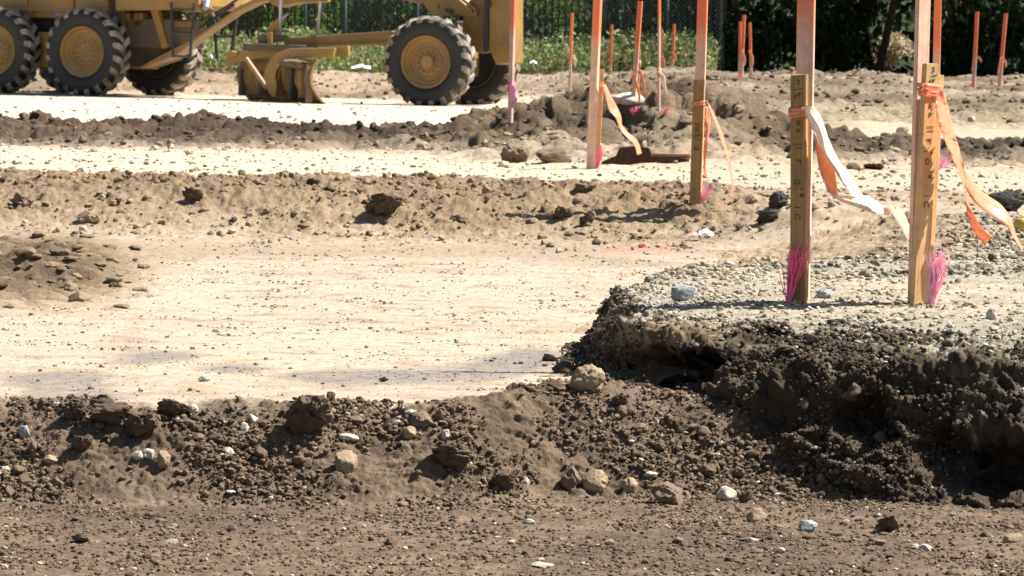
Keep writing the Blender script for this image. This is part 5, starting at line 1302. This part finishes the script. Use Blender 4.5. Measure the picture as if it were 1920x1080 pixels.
# shady trees at the right
TP_ = [(1360, 85.2, 'overhanging dark tree just right of the end of the wire mesh'), (1500, 86.5, 'dark tree behind the tall lath with the orange sprayed top'), (1640, 87.2, 'dark tree above the sunlit gap in the shade'), (1790, 85.8, 'dark tree between the two tall right laths and the far pair'), (1940, 86.8, 'dark tree at the right edge above the far pair of laths'), (2110, 85.2, 'dark tree beyond the right edge, with low boughs')]
for i, (px, Y, lab) in enumerate(TP_):
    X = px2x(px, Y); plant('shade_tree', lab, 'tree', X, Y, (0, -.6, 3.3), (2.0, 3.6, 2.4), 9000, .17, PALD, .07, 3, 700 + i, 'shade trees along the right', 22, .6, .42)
    r = np.random.default_rng(760 + i)
UN = [(1345, 84.6), (1430, 85.0), (1530, 85.6), (1600, 87.5), (1760, 85.4), (1850, 85.0), (1950, 85.6)]
for i, (px, Y) in enumerate(UN):
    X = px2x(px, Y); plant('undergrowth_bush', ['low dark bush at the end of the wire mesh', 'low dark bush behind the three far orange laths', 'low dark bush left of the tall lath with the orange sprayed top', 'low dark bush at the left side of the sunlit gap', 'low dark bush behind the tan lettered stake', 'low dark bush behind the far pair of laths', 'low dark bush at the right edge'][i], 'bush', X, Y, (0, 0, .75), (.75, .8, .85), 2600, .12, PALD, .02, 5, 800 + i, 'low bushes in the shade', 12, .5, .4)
# pale bush added as a stand-in for a sunlit patch in the gap
plant('dry_bush', 'pale bush added for the sunlit patch in the dark gap under the trees', 'bush', px2x(1650, 90), 90.0, (0, 0, .55), (.6, .5, .42), 700, .10, [(.42, .34, .22), (.34, .28, .16), (.5, .42, .3)], .02, 6, 850, None, 10, .2, .5)
# weeds along the foot of the fence
r = np.random.default_rng(33); n = 22000
xs = r.uniform(px2x(330, 82), px2x(1330, 82), n); ys = 80.6 + 2.6 * r.random(n) ** .8
hmax = .16 + .62 * np.clip(.45 + .9 * fbm2(xs, ys, 1.1, 3, 9), 0, 1); hs = r.random(n) ** .8 * hmax
zs = np.array([gz(a, c) for a, c in zip(xs, ys)]) + hs
pal = PALL + [(.10, .15, .04), (.06, .10, .03), (.22, .19, .11), (.16, .18, .07), (.24, .20, .13), (.04, .07, .02), (.03, .05, .015)]
V, Fq, c = leaf_quads(np.stack([xs, ys, zs], 1), .085, r, pal, -.1, .5)
wd = mesh_np('weeds', V, [Fq], M_LEAF, smooth=False, col=c * 1.9); tag(wd, kind='stuff')
n = 1500; xs = r.uniform(px2x(330, 82), px2x(1330, 82), n); ys = 81 + 2 * r.random(n); mb = MB()
for a, c in zip(xs, ys):
    z = gz(a, c); h = r.uniform(.3, .75); mb.tube([(a, c, z), (a + r.uniform(-.08, .08), c, z + h * .6), (a + r.uniform(-.15, .15), c, z + h)], [.006, .005, .003], 3, False)
m, nt, b = new_mat('dry_stalk'); b.inputs['Base Color'].default_value = (.36, .30, .18, 1); b.inputs['Roughness'].default_value = .9
tag(mb.build('dry_stalks', m), kind='stuff')
# dense far wood closing the view
r = np.random.default_rng(44); n = 26000
P = np.stack([r.uniform(-24, 24, n), r.uniform(91.5, 95.5, n), .2 + r.random(n) * 5.5], 1)
V, Fq, c = leaf_quads(P, .34, r, PALD, .4, .55)
tag(mesh_np('far_wood', V, [Fq], M_LEAF, smooth=False, col=c), kind='stuff')
# wooded rise behind everything
nx, ny = 60, 12; xs = np.linspace(-90, 90, nx); ys = np.linspace(98, 150, ny); V = []
for y in ys:
    for x in xs: V.append((x, y, .2 + 7 * (1 - math.exp(-(y - 98) / 6)) + .4 * math.sin(x * .7) * (y > 99)))
I = np.arange(nx * ny).reshape(ny, nx); Fh = np.stack([I[:-1, :-1], I[:-1, 1:], I[1:, 1:], I[1:, :-1]], -1).reshape(-1, 4)
m, nt, b = new_mat('scrub_hill'); n_ = noise_node(nt, coords(nt), 1.4, 6, .7); nt.links.new(ramp(nt, n_, [(.35, (.012, .020, .008)), (.7, (.035, .055, .018))]), b.inputs['Base Color']); b.inputs['Roughness'].default_value = 1
tag(mesh_np('hill', np.array(V), [Fh], m), kind='structure')
